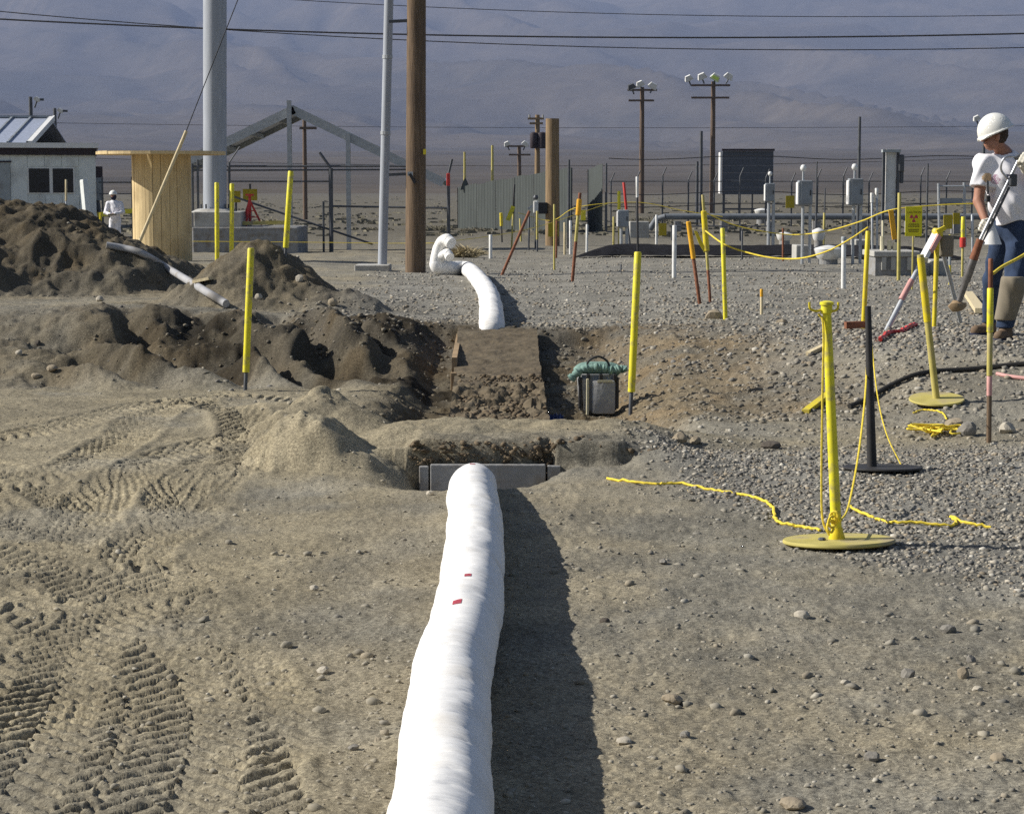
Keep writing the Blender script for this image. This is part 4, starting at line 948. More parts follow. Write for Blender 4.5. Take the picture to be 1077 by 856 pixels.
far_pole('thin curved fence post right of the warning sign', 973, 172, 60, 2.2, m='dark_steel', name='mast', cat='mast')
far_pole('thin bent fence post behind the left grey cabinet', 857, 170, 70, 1.8, m='dark_steel', name='mast', cat='mast')
far_pole('thin dark post right of the left grey cabinet', 866, 198, 75, 1.6, m='dark_steel', name='mast', cat='mast')
# cut wooden post
b = gy(581, 63); Y = 63; kk = 1/ppm(Y)
t = thing('cut_post', 'thick cut wooden post standing before the corrugated fence', 'post', tuple(b))
MB().tube([b+Vector((0, 0, -0.4)), at_y(581, 190, Y), at_y(581, 125, Y)], [7.6*kk, 7.2*kk, 7.0*kk], 18).build('shaft', 'stump_wood', t, smooth=True)
MB().box(at_y(582, 242, Y-0.3), (11*kk, 0.02, 14*kk)).build('sign_panel', 'yellow_shade', t)
MB().box(at_y(570, 219, Y-0.05), (11*kk, 0.3, 12*kk), bev=0.02).build('meter_box', 'black', t)
c = at_y(563.5, 218, 60); t = thing('meter', 'small white meter on a thin post left of the cut wooden post', 'meter', (c.x, 60, gh(c.x, 60)))
MB().box(c, (0.14, 0.14, 0.36), bev=0.03).build('housing', 'plastic_white', t); MB().lathe([(0.05, 0), (0.08, 0.05), (0.05, 0.12)], c+Vector((0, 0, 0.22)), 10).build('head', 'dark_steel', t, smooth=True)
MB().tube([Vector((c.x, 60.05, gh(c.x, 60)-0.2)), c], 0.035, 8).build('post', 'dark_steel', t); MB().beam(c+Vector((-0.22, 0, -0.05)), c+Vector((0, 0, 0.1)), 0.06, 0.06).build('conduit_elbow', 'galv', t)

# ------------------------------------------------------------------ corrugated metal fence: one thing, each sheet a part
def corrugated(label, x0, x1, top0, top1, Y0, Y1, n, extra=None):
    t = thing('corrugated_fence', label, 'fence', tuple(gy(x0, Y0)))
    for i in range(n):
        u0 = i/n; u1 = (i+1)/n
        A = at_y(x0+(x1-x0)*u0, top0+(top1-top0)*u0, Y0+(Y1-Y0)*u0); B = at_y(x0+(x1-x0)*u1, top0+(top1-top0)*u1, Y0+(Y1-Y0)*u1)
        V = []; F = []; m = 24; d = Vector((B.x-A.x, B.y-A.y, 0)); nr = Vector((d.y, -d.x, 0)).normalized()
        off = 0.012*(i % 2)
        for j in range(m+1):
            f = j/m; p = A.lerp(B, f*0.995); w_ = off+0.02*(1 if (j//2) % 2 else 0)
            q = Vector((p.x, p.y, 0))+nr*w_
            V.append((q.x, q.y, gh(p.x, p.y)-0.3)); V.append((q.x, q.y, p.z+0.03*math.sin(i*2.3)))
        for j in range(m): a = j*2; F.append((a, a+2, a+3, a+1))
        o = MB().add(V, F).build('sheet', 'corrugated', t); sm = o.modifiers.new('thick', 'SOLIDIFY'); sm.thickness = 0.012
    for i in range(n+1):
        u = i/n
        if i % 3: continue
        A = at_y(x0+(x1-x0)*u, top0+(top1-top0)*u, Y0+(Y1-Y0)*u+0.12); MB().box((A.x, A.y, (A.z+gh(A.x, A.y)-0.3)/2), (0.08, 0.08, A.z-gh(A.x, A.y)+0.25)).build('post', 'dark_steel', t)
    return t
corrugated('grey corrugated metal fence behind the cut wooden post', 482, 601, 197, 176, 92, 84, 12)
corrugated('narrow corrugated metal fence right of the gap', 619, 634, 178, 173, 86, 84, 2)
A = at_y(489, 190, 91.6); o = MB().prism([at_y(484, 200, 91.5), at_y(489, 186, 91.5), at_y(495, 199, 91.5)], (0, 0, 0), (0, 0.1, 0)).build('gable_plate', 'corrugated', None, origin=tuple(A)); tag(o, 'small pointed metal plate on the left end of the corrugated fence', 'plate')

# ------------------------------------------------------------------ big dark sign board on legs
Y = 120.0; kk = 1/ppm(Y)
b = gy(786, Y); t = thing('sign_board', 'big dark grey board seen from behind on thin legs', 'board', tuple(b))
c = at_y(786.5, 182, Y); W_, H_ = 53*kk, 45*kk
for i in range(6):
    MB().box((c.x, Y, c.z-H_/2+H_*(i+0.5)/6), (W_, 0.12, H_/6-0.006)).build('panel', 'sign_back', t)
MB().box((c.x, Y-0.04, c.z+H_/2+0.07), (W_+0.1, 0.3, 0.12)).build('top_trim', 'trim_dark', t)
MB().box((c.x-W_/2-0.09, Y+0.4, c.z-0.0), (0.1, 1.0, H_*0.95)).build('sunlit_side', 'trim_white', t)  # sunlight on the board's left side, painted in as white
for px in (760, 776, 790, 806): g = gy(px, Y+0.2); MB().box((g.x, Y+0.2, (g.z-0.2+c.z)/2), (0.14 if px in (760, 806) else 0.08, 0.14, c.z-g.z+0.2)).build('leg', 'dark_steel', t)
MB().beam(at_y(760, 220, Y+0.2), at_y(806, 220, Y+0.2), 0.08, 0.1).build('cross_brace', 'dark_steel', t)

# ------------------------------------------------------------------ horizontal grey pipeline on the plain
Y = 82.0; mk('dark_pipe', (0.17, 0.185, 0.205), 0.7, var=0.12)
t = thing('steel_pipeline', 'long grey steel pipeline lying across the plain on low supports', 'pipeline', tuple(gy(900, Y)))
MB().tube([at_y(x, 228, Y) for x in np.linspace(700, 1250, 6)], 3.2/ppm(Y), 16).build('pipe', 'dark_pipe', t, smooth=True)
for px in np.linspace(712, 1100, 9):
    g = gy(px, Y); MB().box((g.x, Y, g.z+0.1), (0.25, 0.6, at_y(px, 232, Y).z-g.z+0.25)).build('support', 'concrete_dark', t)
p0 = at_y(700, 228, Y); MB().tube([p0, p0+Vector((-0.35, 0.1, -0.1)), p0+Vector((-0.6, 0.2, -0.5))], 3.2/ppm(Y), 14).build('elbow', 'dark_pipe', t, smooth=True)

# ------------------------------------------------------------------ electrical cabinets on posts
def cabinet(label, x0, x1, y0, y1, base, Y, lamp=None, posts=None, group='grey cabinets on posts'):
    kk = 1/ppm(Y); c = at_y((x0+x1)/2, (y0+y1)/2, Y); W_ = (x1-x0)*kk; H_ = (y1-y0)*kk; g = gy((x0+x1)/2, Y)
    t = thing('electrical_cabinet', label, 'cabinet', tuple(g), group)
    D = min(0.5, W_*0.8)
    MB().box(c, (W_*0.86, D, H_), bev=0.02).build('body', 'elec_grey', t)
    MB().box(c+Vector((-W_*0.46, -D*0.1, -H_*0.02)), (W_*0.12, D*0.9, H_*0.9), bev=0.015).build('side_box', 'trim_white', t)
    MB().box(c+Vector((0.02, -D/2-0.012, 0)), (W_*0.70, 0.02, H_*0.88)).build('door', 'elec_grey', t)
    MB().box(c+Vector((W_*0.28, -D/2-0.03, 0)), (0.02, 0.02, 0.10)).build('handle', 'black', t)
    for px in (posts or ((x0*0.7+x1*0.3), (x0*0.25+x1*0.75))):
        q = gy(px, Y); MB().tube([Vector((q.x, Y, q.z-0.3)), Vector((q.x, Y, c.z-H_*0.4))], 1.6*kk, 8).build('post', 'galv', t)
    if lamp:
        lx, ly = lamp; q = at_y(lx, ly, Y); MB().tube([Vector((q.x, Y, c.z+H_/2-0.02)), q], 0.02, 6).build('lamp_stem', 'galv', t)
        MB().lathe([(0.02, -0.06), (0.05, -0.04), (0.062, 0.0), (0.045, 0.05), (0.02, 0.065)], q, 12).build('lamp', 'plastic_white', t, smooth=True)
cabinet('grey cabinet with white lamp on top, left one of the large pair', 838, 855, 190, 216, 275, 40, (845, 177))
cabinet('grey cabinet below the dark pole, right one of the large pair', 891, 908, 188, 216, 278, 40, (899, 176))
cabinet('small grey cabinet at the right edge of the big dark board', 804, 815, 193, 212, 245, 58, (810, 183))
# small box with striped stake
cabinet('small grey box left of the white topped dark post', 649, 662, 221, 239, 248, 52, None)
lean_post('stake', 'yellow and black striped stake above the small grey box', 'stake', gy(651, 52.5), (651, 201), 4, [(0, .7, 'yellow_dull', 'shaft', .7), (.7, 1, 'yellow_bright', 'yellow_half', 1.0)])
lean_post('stake', 'slanted red stake above the small grey box', 'stake', gy(663, 53), (656, 192), 3, [(0, .45, 'dark_steel', 'shaft', .8), (.45, 1, 'red', 'red_top', 1.1)])
# tall panel frame
Y = 46; kk = 1/ppm(Y); b = gy(938, Y); t = thing('panel_frame', 'tall narrow grey instrument panel left of the warning sign', 'panel', tuple(b))
c = at_y(938, 192, Y)
for dx in (-9, 6): MB().box((c.x+dx*kk, Y, (b.z-0.2+at_y(938, 158, Y).z)/2), (2.4*kk, 0.12, at_y(938, 158, Y).z-b.z+0.2)).build('upright', 'dark_steel', t)
MB().box((c.x-1*kk, Y+0.05, c.z+0.05), (10*kk, 0.1, 64*kk)).build('panel', 'plastic_white', t)
MB().box((c.x-1.5*kk, Y-0.02, at_y(938, 159, Y).z), (19*kk, 0.2, 3*kk)).build('cap', 'grey_paint', t)
MB().box((c.x+9*kk, Y, at_y(938, 172, Y).z), (6*kk, 0.2, 18*kk), bev=0.03).build('junction_box', 'dark_steel', t)
MB().box((c.x+10*kk, Y, at_y(938, 186, Y).z), (3.4*kk, 0.14, 14*kk), bev=0.02).build('conduit_body', 'dark_steel', t)
for px, top, lab in ((917, 203, 'white capped grey pipe left of the tall instrument panel'), (922, 198, 'taller white capped grey pipe beside the instrument panel')):
    lean_post('vent_pipe', lab, 'vent pipe', gy(px, 42), (px, top), 3.2, [(0, .86, 'galv', 'pipe', .9), (.86, 1, 'plastic_white', 'white_cap', 1.3)])
# white bowls / tank tops and concrete vault
def bowl(label, px, py, wpx, hpx, Y, m='plastic_white'):
    kk = 1/ppm(Y); c = at_y(px, py, Y); g = gy(px, Y); r = wpx/2*kk; h = hpx*kk
    t = thing('tank_lid', label, 'tank lid', (c.x, Y, g.z))
    MB().lathe([(r*0.55, -h*0.55), (r*0.85, -h*0.3), (r, h*0.18), (r*1.02, h*0.28), (r*0.95, h*0.34), (r*0.4, h*0.5), (r*0.1, h*0.55)], c, 24).build('shell', m, t, smooth=True)
    MB().lathe([(r*0.7, g.z-0.1-c.z), (r*0.66, -h*0.35)], c, 20).build('plinth', 'concrete_dark', t)
bowl('white rounded tank lid in front of the left grey cabinet', 871, 266, 30, 15, 40)
bowl('smaller white tank lid behind the slim yellow stake', 861, 247, 14, 13, 46)
bowl('flat white tank lid left of the left grey cabinet', 825, 249, 17, 9, 56)
bowl('pale low tank lid under the big dark board', 801, 223, 15, 7, 100)
def vault():
    Y = 33; kk = 1/ppm(Y); g = gy(943, Y); c = at_y(943, 272, Y)
    t = thing('concrete_vault', 'low concrete vault with a lid below the warning sign', 'vault', tuple(g))
    x0, x1 = at_y(921, 272, Y).x, at_y(966, 272, Y).x; z1 = at_y(943, 264, Y).z; zb = g.z-0.1
    MB().box(((x0+x1)/2, Y+0.55, z1-0.05), (x1-x0+0.06, 1.1, 0.09), bev=0.015).build('lid', 'concrete', t)
    MB().box(((x0+x1)/2, Y+0.55, (zb+z1-0.1)/2), (x1-x0, 1.0, z1-0.1-zb), bev=0.01).build('wall', 'concrete_dark', t)
    for u in (0.2, 0.42, 0.8): MB().box((x0+(x1-x0)*u, Y+0.03, z1-0.2), (0.07, 0.05, 0.2)).build('rib', 'concrete', t)
    for u, hh in ((0.25, 0.22), (0.42, 0.16), (0.55, 0.12)): MB().tube([Vector((x0+(x1-x0)*u, Y+0.4, z1-0.01)), Vector((x0+(x1-x0)*u, Y+0.4, z1+hh))], 0.035, 8).build('vent', 'cream', t)
vault()
# right-hand pipe rack
Y = 64
t = thing('pipe_rack', 'grey pipe railing beside the worker in the hard hat', 'rail', tuple(gy(1000, Y)))
for px, top in ((987, 193), (1014, 192), (1040, 196)): MB().tube([gy(px, Y), at_y(px, top, Y)], 1.4/ppm(Y), 8).build('post', 'galv', t)
for y in (196, 211): MB().tube([at_y(986, y, Y), at_y(1060, y, Y)], 1.2/ppm(Y), 6).build('rail', 'galv', t)
MB().box(at_y(1000, 211, Y-0.05), (24/ppm(Y), 0.05, 5/ppm(Y))).build('plate', 'elec_grey', t)
# barbed wire strands on the far fence
for i, (y, lab) in enumerate([(166, 'upper barbed wire strand of the far fence'), (203, 'middle wire strand of the far fence'), (216, 'lowest wire strand of the far fence')]):
    o = MB().tube([at_y(x, y+2*math.sin(x*0.03), 95) for x in np.linspace(640, 1160, 30)], 0.02, 5).build('fence_wire', 'wire', None, origin=tuple(at_y(640, y, 95))); tag(o, lab, 'wire')

fence('far chain link fence running behind the cabinets and the board', [(x, 188+3*math.sin(x), 1.8, 0.6) for x in range(642, 1077, 27)], [(640, 191, 1090, 191, 1.0), (640, 214, 1090, 214, 0.9)], 98.0)
fence('low pipe railing in front of the steel pipeline', [(x, 236, 2.2, 0) for x in (706, 742, 778, 812)], [(704, 238, 815, 238, 1.6)], 70.0)
for px, Yq, top, wv, m_, lab in ((617, 50, 236, 3, 'plastic_white', 'short white pipe beyond the orange flagged stake'), (645, 56, 228, 2.6, 'yellow_dull', 'short olive stake left of the small grey box'), (690, 66, 226, 3, 'plastic_white', 'short white pipe left of the pipeline elbow'), (780, 44, 243, 2.4, 'dark_steel', 'short dark stake under the big dark board'), (823, 42, 240, 2.6, 'rust', 'short rusty stake left of the left large cabinet'), (928, 38, 232, 3.0, 'cream', 'cream pipe between the capped pipes and the vault'), (1022, 44, 226, 3.2, 'galv', 'galvanised pipe left of the worker in the T-shirt'), (585, 46, 232, 2.4, 'rust', 'short rusty stake at the foot of the cut wooden post'), (556, 56, 228, 2.4, 'dark_steel', 'short dark stake left of the small white meter')):
    lean_post('stake' if wv < 2.8 else 'vent_pipe', lab, 'stake' if wv < 2.8 else 'vent pipe', gy(px, Yq), (px+0.5, top), wv, [(0, 1, m_, 'shaft', 1)])
for px, py, wv, hv_, Yq, lab in ((985, 278, 22, 10, 34, 'grey concrete block behind the tripod'), (842, 262, 14, 9, 44, 'small grey concrete block at the foot of the left large cabinet'), (905, 258, 16, 12, 46, 'grey concrete block behind the right large cabinet'), (672, 236, 20, 6, 74, 'pale concrete slab left of the pipeline elbow')):
    g = gy(px, Yq); c = at_y(px, py, Yq); o = MB().box((c.x, Yq, (g.z-0.05+c.z+hv_/2/ppm(Yq))/2), (wv/ppm(Yq), 0.7, c.z+hv_/2/ppm(Yq)-g.z+0.05), bev=0.02).build('concrete_block', 'concrete', None, origin=tuple(g)); tag(o, lab, 'block')

# ------------------------------------------------------------------ yellow warning sign and tags
Y = 27.0; kk = 1/ppm(Y); c = at_y(961, 233, Y); t = thing('warning_sign', 'yellow caution sign with a red trefoil hung on the rope', 'sign', (c.x, Y, gh(c.x, Y)))
W_, H_ = 17.5*kk, 31*kk
MB().box(c, (W_, 0.008, H_), bev=0.002).build('panel', 'yellow_sign', t)
def txt(s, size, loc, m, parent, name):
    cu = bpy.data.curves.new(name, 'FONT'); cu.body = s; cu.size = size; cu.align_x = 'CENTER'; cu.align_y = 'CENTER'; cu.extrude = 0.0008
    o = bpy.data.objects.new(name, cu); COL.objects.link(o); dg = bpy.context.evaluated_depsgraph_get(); me = bpy.data.meshes.new_from_object(o.evaluated_get(dg)); bpy.data.objects.remove(o)
    ob = bpy.data.objects.new(name, me); COL.objects.link(ob); me.materials.clear(); me.materials.append(MT[m]); ob.rotation_euler = (math.pi/2, 0, 0); ob.parent = parent
    ob.location = Vector(loc)-Vector(parent['o']); return ob
mk('sign_ink', (0.20, 0.15, 0.02), 0.6); mk('sign_red', (0.50, 0.04, 0.10), 0.6)
txt('CAUTION', 0.042, c+Vector((0, -0.007, H_*0.30)), 'sign_ink', t, 'caution_lettering')
tc_ = c+Vector((0, -0.006, H_*0.11))
for k in range(3):
    a0 = math.radians(-90+120*k-30); pts = []
    for q in range(7): a = a0+math.radians(60)*q/6; pts.append(tc_+Vector((0.052*math.cos(a), 0, 0.052*math.sin(a))))
    for q in range(6, -1, -1): a = a0+math.radians(60)*q/6; pts.append(tc_+Vector((0.018*math.cos(a), 0, 0.018*math.sin(a))))
    MB().prism(pts, (0, 0, 0), (0, -0.002, 0)).build('trefoil_blade', 'sign_red', t)
MB().lathe([(0.011, 0), (0.011, 0.003)], tc_, 12, Matrix.Rotation(math.pi/2, 3, 'X')).build('trefoil_hub', 'sign_red', t)
for j, (zz, ww) in enumerate(((-0.10, 0.64), (-0.17, 0.70), (-0.28, 0.66), (-0.34, 0.6))):
    nb = 7
    for q in range(nb): MB().box(c+Vector(((q-3)*W_*ww/nb, -0.0055, H_*zz)), (W_*ww/nb*0.7, 0.002, H_*0.040)).build('line_mark', 'sign_ink', t)
MB().tube([c+Vector((0, 0.02, -1.2)), c+Vector((0, 0.02, H_*0.5))], 0.012, 8).build('post', 'yellow_dull', t)
def tagplate(label, px0, py0, px1, py1, wpx, Y, m, name='tag_strip', cat='tag'):
    a = at_y(px0, py0, Y); b_ = at_y(px1, py1, Y); o = MB().beam(a, b_, 0.03, wpx/ppm(Y), up=(1, 0, 0)).build(name, m, None, origin=tuple((a+b_)/2)); tag(o, label, cat); return o
tagplate('orange strip tag hanging from the rope left of the warning sign', 937, 221, 941, 252, 5, 28, 'orange')
tagplate('slanted yellow tag on the thin dark stake', 540, 217, 534, 232, 4.5, gp(538, 262).y-0.05, 'yellow_bright')
tagplate('small yellow tag right of the orange flagged stake', 613.5, 221, 613.5, 232, 5, 58, 'yellow_bright')
tagplate('dull yellow square sign between the small cabinet and the left large cabinet', 831, 206, 831, 219, 9, 66, 'yellow_shade', 'small_sign', 'sign')
tagplate('dull yellow square sign behind the pale grey vent pipe', 697, 235, 697, 248, 8, 62, 'yellow_shade', 'small_sign', 'sign')
tagplate('dull yellow square sign behind the tripod head', 997, 226, 997, 241, 9, 40, 'yellow_shade', 'small_sign', 'sign')
tagplate('second dull yellow sign right of the tripod head', 1006, 224, 1006, 236, 7, 44, 'yellow_shade', 'small_sign', 'sign')
a = gp(763, 337).y
o = MB().prism([at_y(730, 243, a+0.5), at_y(733, 243, a+0.5), at_y(741, 259, a+0.5), at_y(741, 266, a+0.5), at_y(735, 256, a+0.5)], (0, 0, 0), (0, 0.02, 0)).build('rag', 'yellow', None, origin=tuple(at_y(730, 243, a+0.5))); tag(o, 'yellow rag hanging between the two rusty stakes', 'rag')

# low strip across the shelf in one even near-black colour
def black_berm():
    V = []; F = []; xs = np.linspace(604, 1010, 70)
    rg = random.Random(3)
    prof = [(-0.9, 0.02), (-0.45, 0.10), (0, 0.15), (0.5, 0.12), (0.9, 0.0)]
    for i, px in enumerate(xs):
        Y = float(np.interp(px, [604, 650, 840, 900, 1010], [45.5, 47, 47, 44, 43])); s = min(1, (px-602)/40)*min(1, (1012-px)/60+0.1)
        for dy, dz in prof:
            x = (px-538.5)/FPX*Y; V.append((x, Y+dy*1.2*s, gh(x, Y+dy*1.2*s)+dz*1.7*s+0.02+rg.uniform(-0.008, 0.008)))
    m = len(prof)
    for i in range(len(xs)-1):
        for j in range(m-1): a = i*m+j; F.append((a, a+m, a+m+1, a+1))
    o = MB().add(V, F).build('berm_strip', 'black_berm', None, smooth=True, origin=V[0]); tag(o, 'low black berm across the gravel shelf', 'berm')
black_berm()

# ------------------------------------------------------------------ trailer and metal roofed building at the left
Y = 74.0; kk = 1/ppm(Y)
g = gy(50, Y); xr = at_y(98, 180, Y).x; xl = xr-9.5; zt = at_y(50, 150, Y).z; z0 = g.z
t = thing('office_trailer', 'white office trailer with dark roof band and sliding window', 'trailer', (xr-4.7, Y, z0))
zw = at_y(50, 163, Y).z
npan = 16; pw = (xr-xl)/npan
wx0, wx1, wz0, wz1 = at_y(27, 190, Y).x, at_y(76, 190, Y).x, at_y(50, 204, Y).z, at_y(50, 176, Y).z
MB().box(((xl+xr)/2, Y+1.6, (z0+0.3+zw)/2), (xr-xl, 3.0, zw-z0-0.3)).build('wall', 'trailer', t)
for i in range(npan):
    a_, b_ = xl+i*pw+0.01, xl+(i+1)*pw-0.01
    for s0, s1 in ([(z0+0.3, zw)] if (b_ < wx0 or a_ > wx1) else [(z0+0.3, wz0-0.04), (wz1+0.04, zw)]):
        MB().box(((a_+b_)/2, Y+0.085, (s0+s1)/2), (b_-a_, 0.03, s1-s0)).build('siding_panel', 'trailer', t)
MB().box(((xl+xr)/2, Y+1.55, (zw+at_y(50, 155.5, Y).z)/2), (xr-xl+0.1, 3.2, at_y(50, 155.5, Y).z-zw)).build('roof_band', 'trim_dark', t)
MB().box(((xl+xr)/2, Y+1.5, (zt+at_y(50, 155.5, Y).z)/2), (xr-xl+0.22, 3.5, zt-at_y(50, 155.5, Y).z-0.004)).build('roof', 'trim_white', t)
wn = MB().box(((wx0+wx1)/2, Y+0.09, (wz0+wz1)/2), (wx1-wx0, 0.06, wz1-wz0)).build('window', 'trim_white', t)
wm = (wx0+wx1)/2
for a_, b_ in ((wx0+0.05, wm-0.06), (wm+0.06, wx1-0.05)): MB().box(((a_+b_)/2, Y+0.055, (wz0+wz1)/2), (b_-a_, 0.02, wz1-wz0-0.08)).build('pane', 'window_glass', wn)
dx0, dx1 = at_y(-18, 180, Y).x, at_y(9, 180, Y).x
dr = MB().box(((dx0+dx1)/2, Y+0.055, (z0+0.3+at_y(0, 172, Y).z)/2), (dx1-dx0, 0.05, at_y(0, 172, Y).z-z0-0.3)).build('door', 'grey_paint', t)
MB().box(((dx0+dx1)/2, Y+0.05, at_y(0, 171, Y).z+0.03), (dx1-dx0+0.1, 0.07, 0.06)).build('door_head', 'trim_dark', t)
MB().box((dx1-0.1, Y+0.01, z0+1.3), (0.05, 0.06, 0.12)).build('handle', 'dark_steel', dr)
MB().box((xr+0.12, Y+0.5, at_y(100, 181, Y).z), (0.24, 0.6, 12*kk)).build('vent_hood', 'trim_dark', t)
MB().box((xr+0.12, Y+0.5, at_y(100, 199, Y).z), (0.22, 0.6, 24*kk)).build('air_conditioner', 'elec_grey', t)
MB().tube([Vector((xr+0.2, Y+0.4, z0)), at_y(102, 210, Y+0.4)], 0.08, 8).build('drain_pipe', 'dark_steel', t)
for u in (0.1, 0.4, 0.7, 0.95): MB().box((xl+(xr-xl)*u, Y+0.6, z0+0.14), (0.4, 0.4, 0.34)).build('pier_block', 'concrete', t)
t.rotation_euler = (0, 0, math.radians(11.5))
o = lean_post('leaning_board', 'pale board leaning against the trailer corner', 'board', gy(95, 71.5), (88, 189), 10, [(0, 1, 'trailer', 'panel', 1)], n=4)
lean_post('stake', 'thin pale stake standing before the trailer window', 'stake', gy(70.5, 60), (69.5, 189), 2.4, [(0, .7, 'galv', 'shaft', .8), (.7, 1, 'lath', 'painted_top', 1.1)])
# metal roofed shed behind
Y = 96.0; kk = 1/ppm(Y); xr = at_y(33, 140, Y).x; xl = xr-8; zt = at_y(30, 122, Y).z; ze = at_y(30, 152, Y).z; g = gy(10, Y)
t = thing('metal_shed', 'shed with a blue grey standing seam roof behind the trailer', 'building', (xr-4, Y, g.z))
MB().box(((xl+xr)/2, Y+4, (ze+g.z)/2), (xr-xl-0.2, 7.8, ze-g.z)).build('wall', 'corrugated', t)
rp = lambda x, u: Vector((x-0.15*(1-u), Y-0.2+4.2*u, ze+(zt-ze)*u))
npn = 9
for i in range(npn):
    a_ = xl+(xr-xl)*i/npn; b_ = xl+(xr-xl)*(i+1)/npn-0.06
    MB().prism([rp(a_, 0), rp(b_, 0), rp(b_, 1), rp(a_, 1)], (0, 0, 0), (0, 0, 0.05)).build('roof_panel', 'roof_metal', t)
    MB().prism([rp(b_, 0), rp(b_+0.09, 0), rp(b_+0.09, 1), rp(b_, 1)], (0, 0, 0.051), (0, 0, 0.13)).build('roof_seam', 'elec_grey', t)
MB().prism([rp(xr, 0), rp(xr+0.22, 0), rp(xr+0.22, 1), rp(xr, 1)], (0, 0, -0.1), (0, 0, 0.15)).build('barge_board', 'trim_white', t)
MB().prism([Vector((xl, Y+4.0, zt)), Vector((xr, Y+4.0, zt)), Vector((xr, Y+8.2, ze)), Vector((xl, Y+8.2, ze))], (0, 0, 0), (0, 0, 0.05)).build('rear_roof', 'roof_metal', t)
MB().beam((xl, Y+4.0, zt+0.1), (xr+0.1, Y+4.0, zt+0.1), 0.25, 0.1).build('ridge_cap', 'elec_grey', t)

# ------------------------------------------------------------------ dry brush and scrub
def brush(label, px, py, wpx, hpx, m, n=420, seed=1, Y=None):
    p = gp(px, py) if Y is None else gy(px, Y); Y = p.y; kk = 1/ppm(Y); rg = random.Random(seed); V = []; F = []
    for i in range(n):
        a = rg.uniform(0, 6.283); rr = math.sqrt(rg.random()); x = p.x+math.cos(a)*rr*wpx/2*kk*0.8; y = p.y+math.sin(a)*rr*wpx/2*kk*0.6
        h = hpx*kk*(1-0.55*rr*rr)*rg.uniform(0.4, 1.05); z = p.z-0.03+rg.random()*h*0.5; lx, ly = rg.gauss(0, 0.10), rg.gauss(0, 0.10); wv = rg.uniform(0.006, 0.014)
        o = len(V); V += [(x-wv, y, z), (x+wv, y, z), (x+lx*0.6+wv*0.6, y+ly*0.6, z+h*0.35), (x+lx*1.4, y+ly*1.4, z+h*0.6)]; F += [(o, o+1, o+2), (o, o+2, o+3)]
    t = thing('dry_bush', label, 'bush', tuple(p)); MB().add(V, F).build('twigs', m, t)
    MB().tube([p+Vector((0, 0, -0.1)), p+Vector((0.02, 0, 0.1)), p+Vector((0.05, 0.02, hpx*kk*0.4))], [0.03, 0.02, 0.01], 6).build('stem', 'board_wood', t)
brush('dry tan tumbleweed behind the far pipe elbow', 488, 271, 34, 17, 'straw', 900, 1)
brush('dry brown clump right of the tumbleweed', 503, 268, 18, 9, 'straw', 300, 2)
brush('low green grey scrub behind the dark end post', 462, 232, 46, 8, 'scrub', 500, 3, Y=88)
brush('low scrub patch at the foot of the shorter floodlight pole', 684, 228, 60, 9, 'scrub', 600, 4, Y=110)
brush('low yellow green scrub under the fence rail', 400, 228, 40, 6, 'scrub', 400, 5, Y=90)
brush('scrub at the foot of the corrugated fence', 500, 240, 40, 6, 'scrub', 400, 6, Y=86)
# driftwood, boards and bricks on the right
def plank(label, a, b, wpx, th, m, name='plank', cat='plank'):
    A = gp(*a); B = gp(*b); A.z += th*0.8; B.z += th*0.8; o = MB().beam(A, B, wpx/ppm(A.y), th).build(name, m, None, origin=tuple((A+B)/2)); return tag(o, label, cat)
plank('short bright yellow board on the slope left of the yellow stanchion', (847, 437), (872, 418), 8, 0.03, 'yellow')
plank('grey driftwood stick beside the top of the yellow stanchion', (850, 376), (872, 365), 6, 0.03, 'lath')
plank('pale wooden block lying near the tip of the digging tool', (1018, 312), (1031, 331), 9, 0.05, 'lath', 'wood_block', 'block')
plank('light brown board on the spoil heap beside the conduit', (205, 299), (222, 297), 10, 0.03, 'lath')
plank('red brown brick on the gravel behind the black stanchion', (889, 348), (909, 347), 7, 0.06, 'rust', 'brick', 'brick')
rope('crumpled red ribbon on the gravel left of the tripod leg', onground([(925, 360), (935, 353), (947, 351), (958, 346), (964, 343)], 0.02), 0.02, 'red', 'ribbon', 'ribbon', 5, 8, 0.006)
# ------------------------------------------------------------------ surveyor's tripod
Yt = gp(932, 347).y+0.1
hd = at_y(986, 244, Yt+0.45)
t = thing('tripod', 'tripod with one white and pink leg and a yellow head on the gravel shelf', 'tripod', (hd.x, Yt+0.45, gh(hd.x, Yt+0.45)))
A = gp(931, 347)
MB().tube([A+Vector((0, 0, -0.03)), A.lerp(hd, 0.74)], 0.024, 10).build('lower_leg', 'galv', t, smooth=True)
MB().tube([A.lerp(hd, 0.30), A.lerp(hd, 0.50)], 0.027, 10).build('pink_band', 'pink', t, smooth=True)
MB().beam(A.lerp(hd, 0.70), A.lerp(hd, 0.99), 0.065, 0.05).build('upper_leg', 'trim_white', t)
MB().beam(A.lerp(hd, 0.80)+Vector((0.03, -0.02, 0)), A.lerp(hd, 0.97)+Vector((0.03, -0.02, 0)), 0.02, 0.054).build('red_stripe', 'pink', t)
MB().box(A.lerp(hd, 0.71), (0.09, 0.07, 0.05), bev=0.01).build('clamp', 'cream', t)
B = gy(983, Yt+0.3); MB().tube([B+Vector((0, 0, -0.03)), B.lerp(hd, 0.5), hd], [0.020, 0.022, 0.026], 10).build('orange_leg', 'yellow', t, smooth=True)
C = gy(1012, Yt+1.1); MB().tube([C+Vector((0, 0, -0.03)), C.lerp(hd, 0.5), hd], [0.018, 0.02, 0.024], 10).build('grey_leg', 'galv', t, smooth=True)
MB().lathe([(0.035, -0.05), (0.052, -0.035), (0.052, 0.015), (0.035, 0.035)], hd, 14).build('head', 'yellow', t, smooth=True)
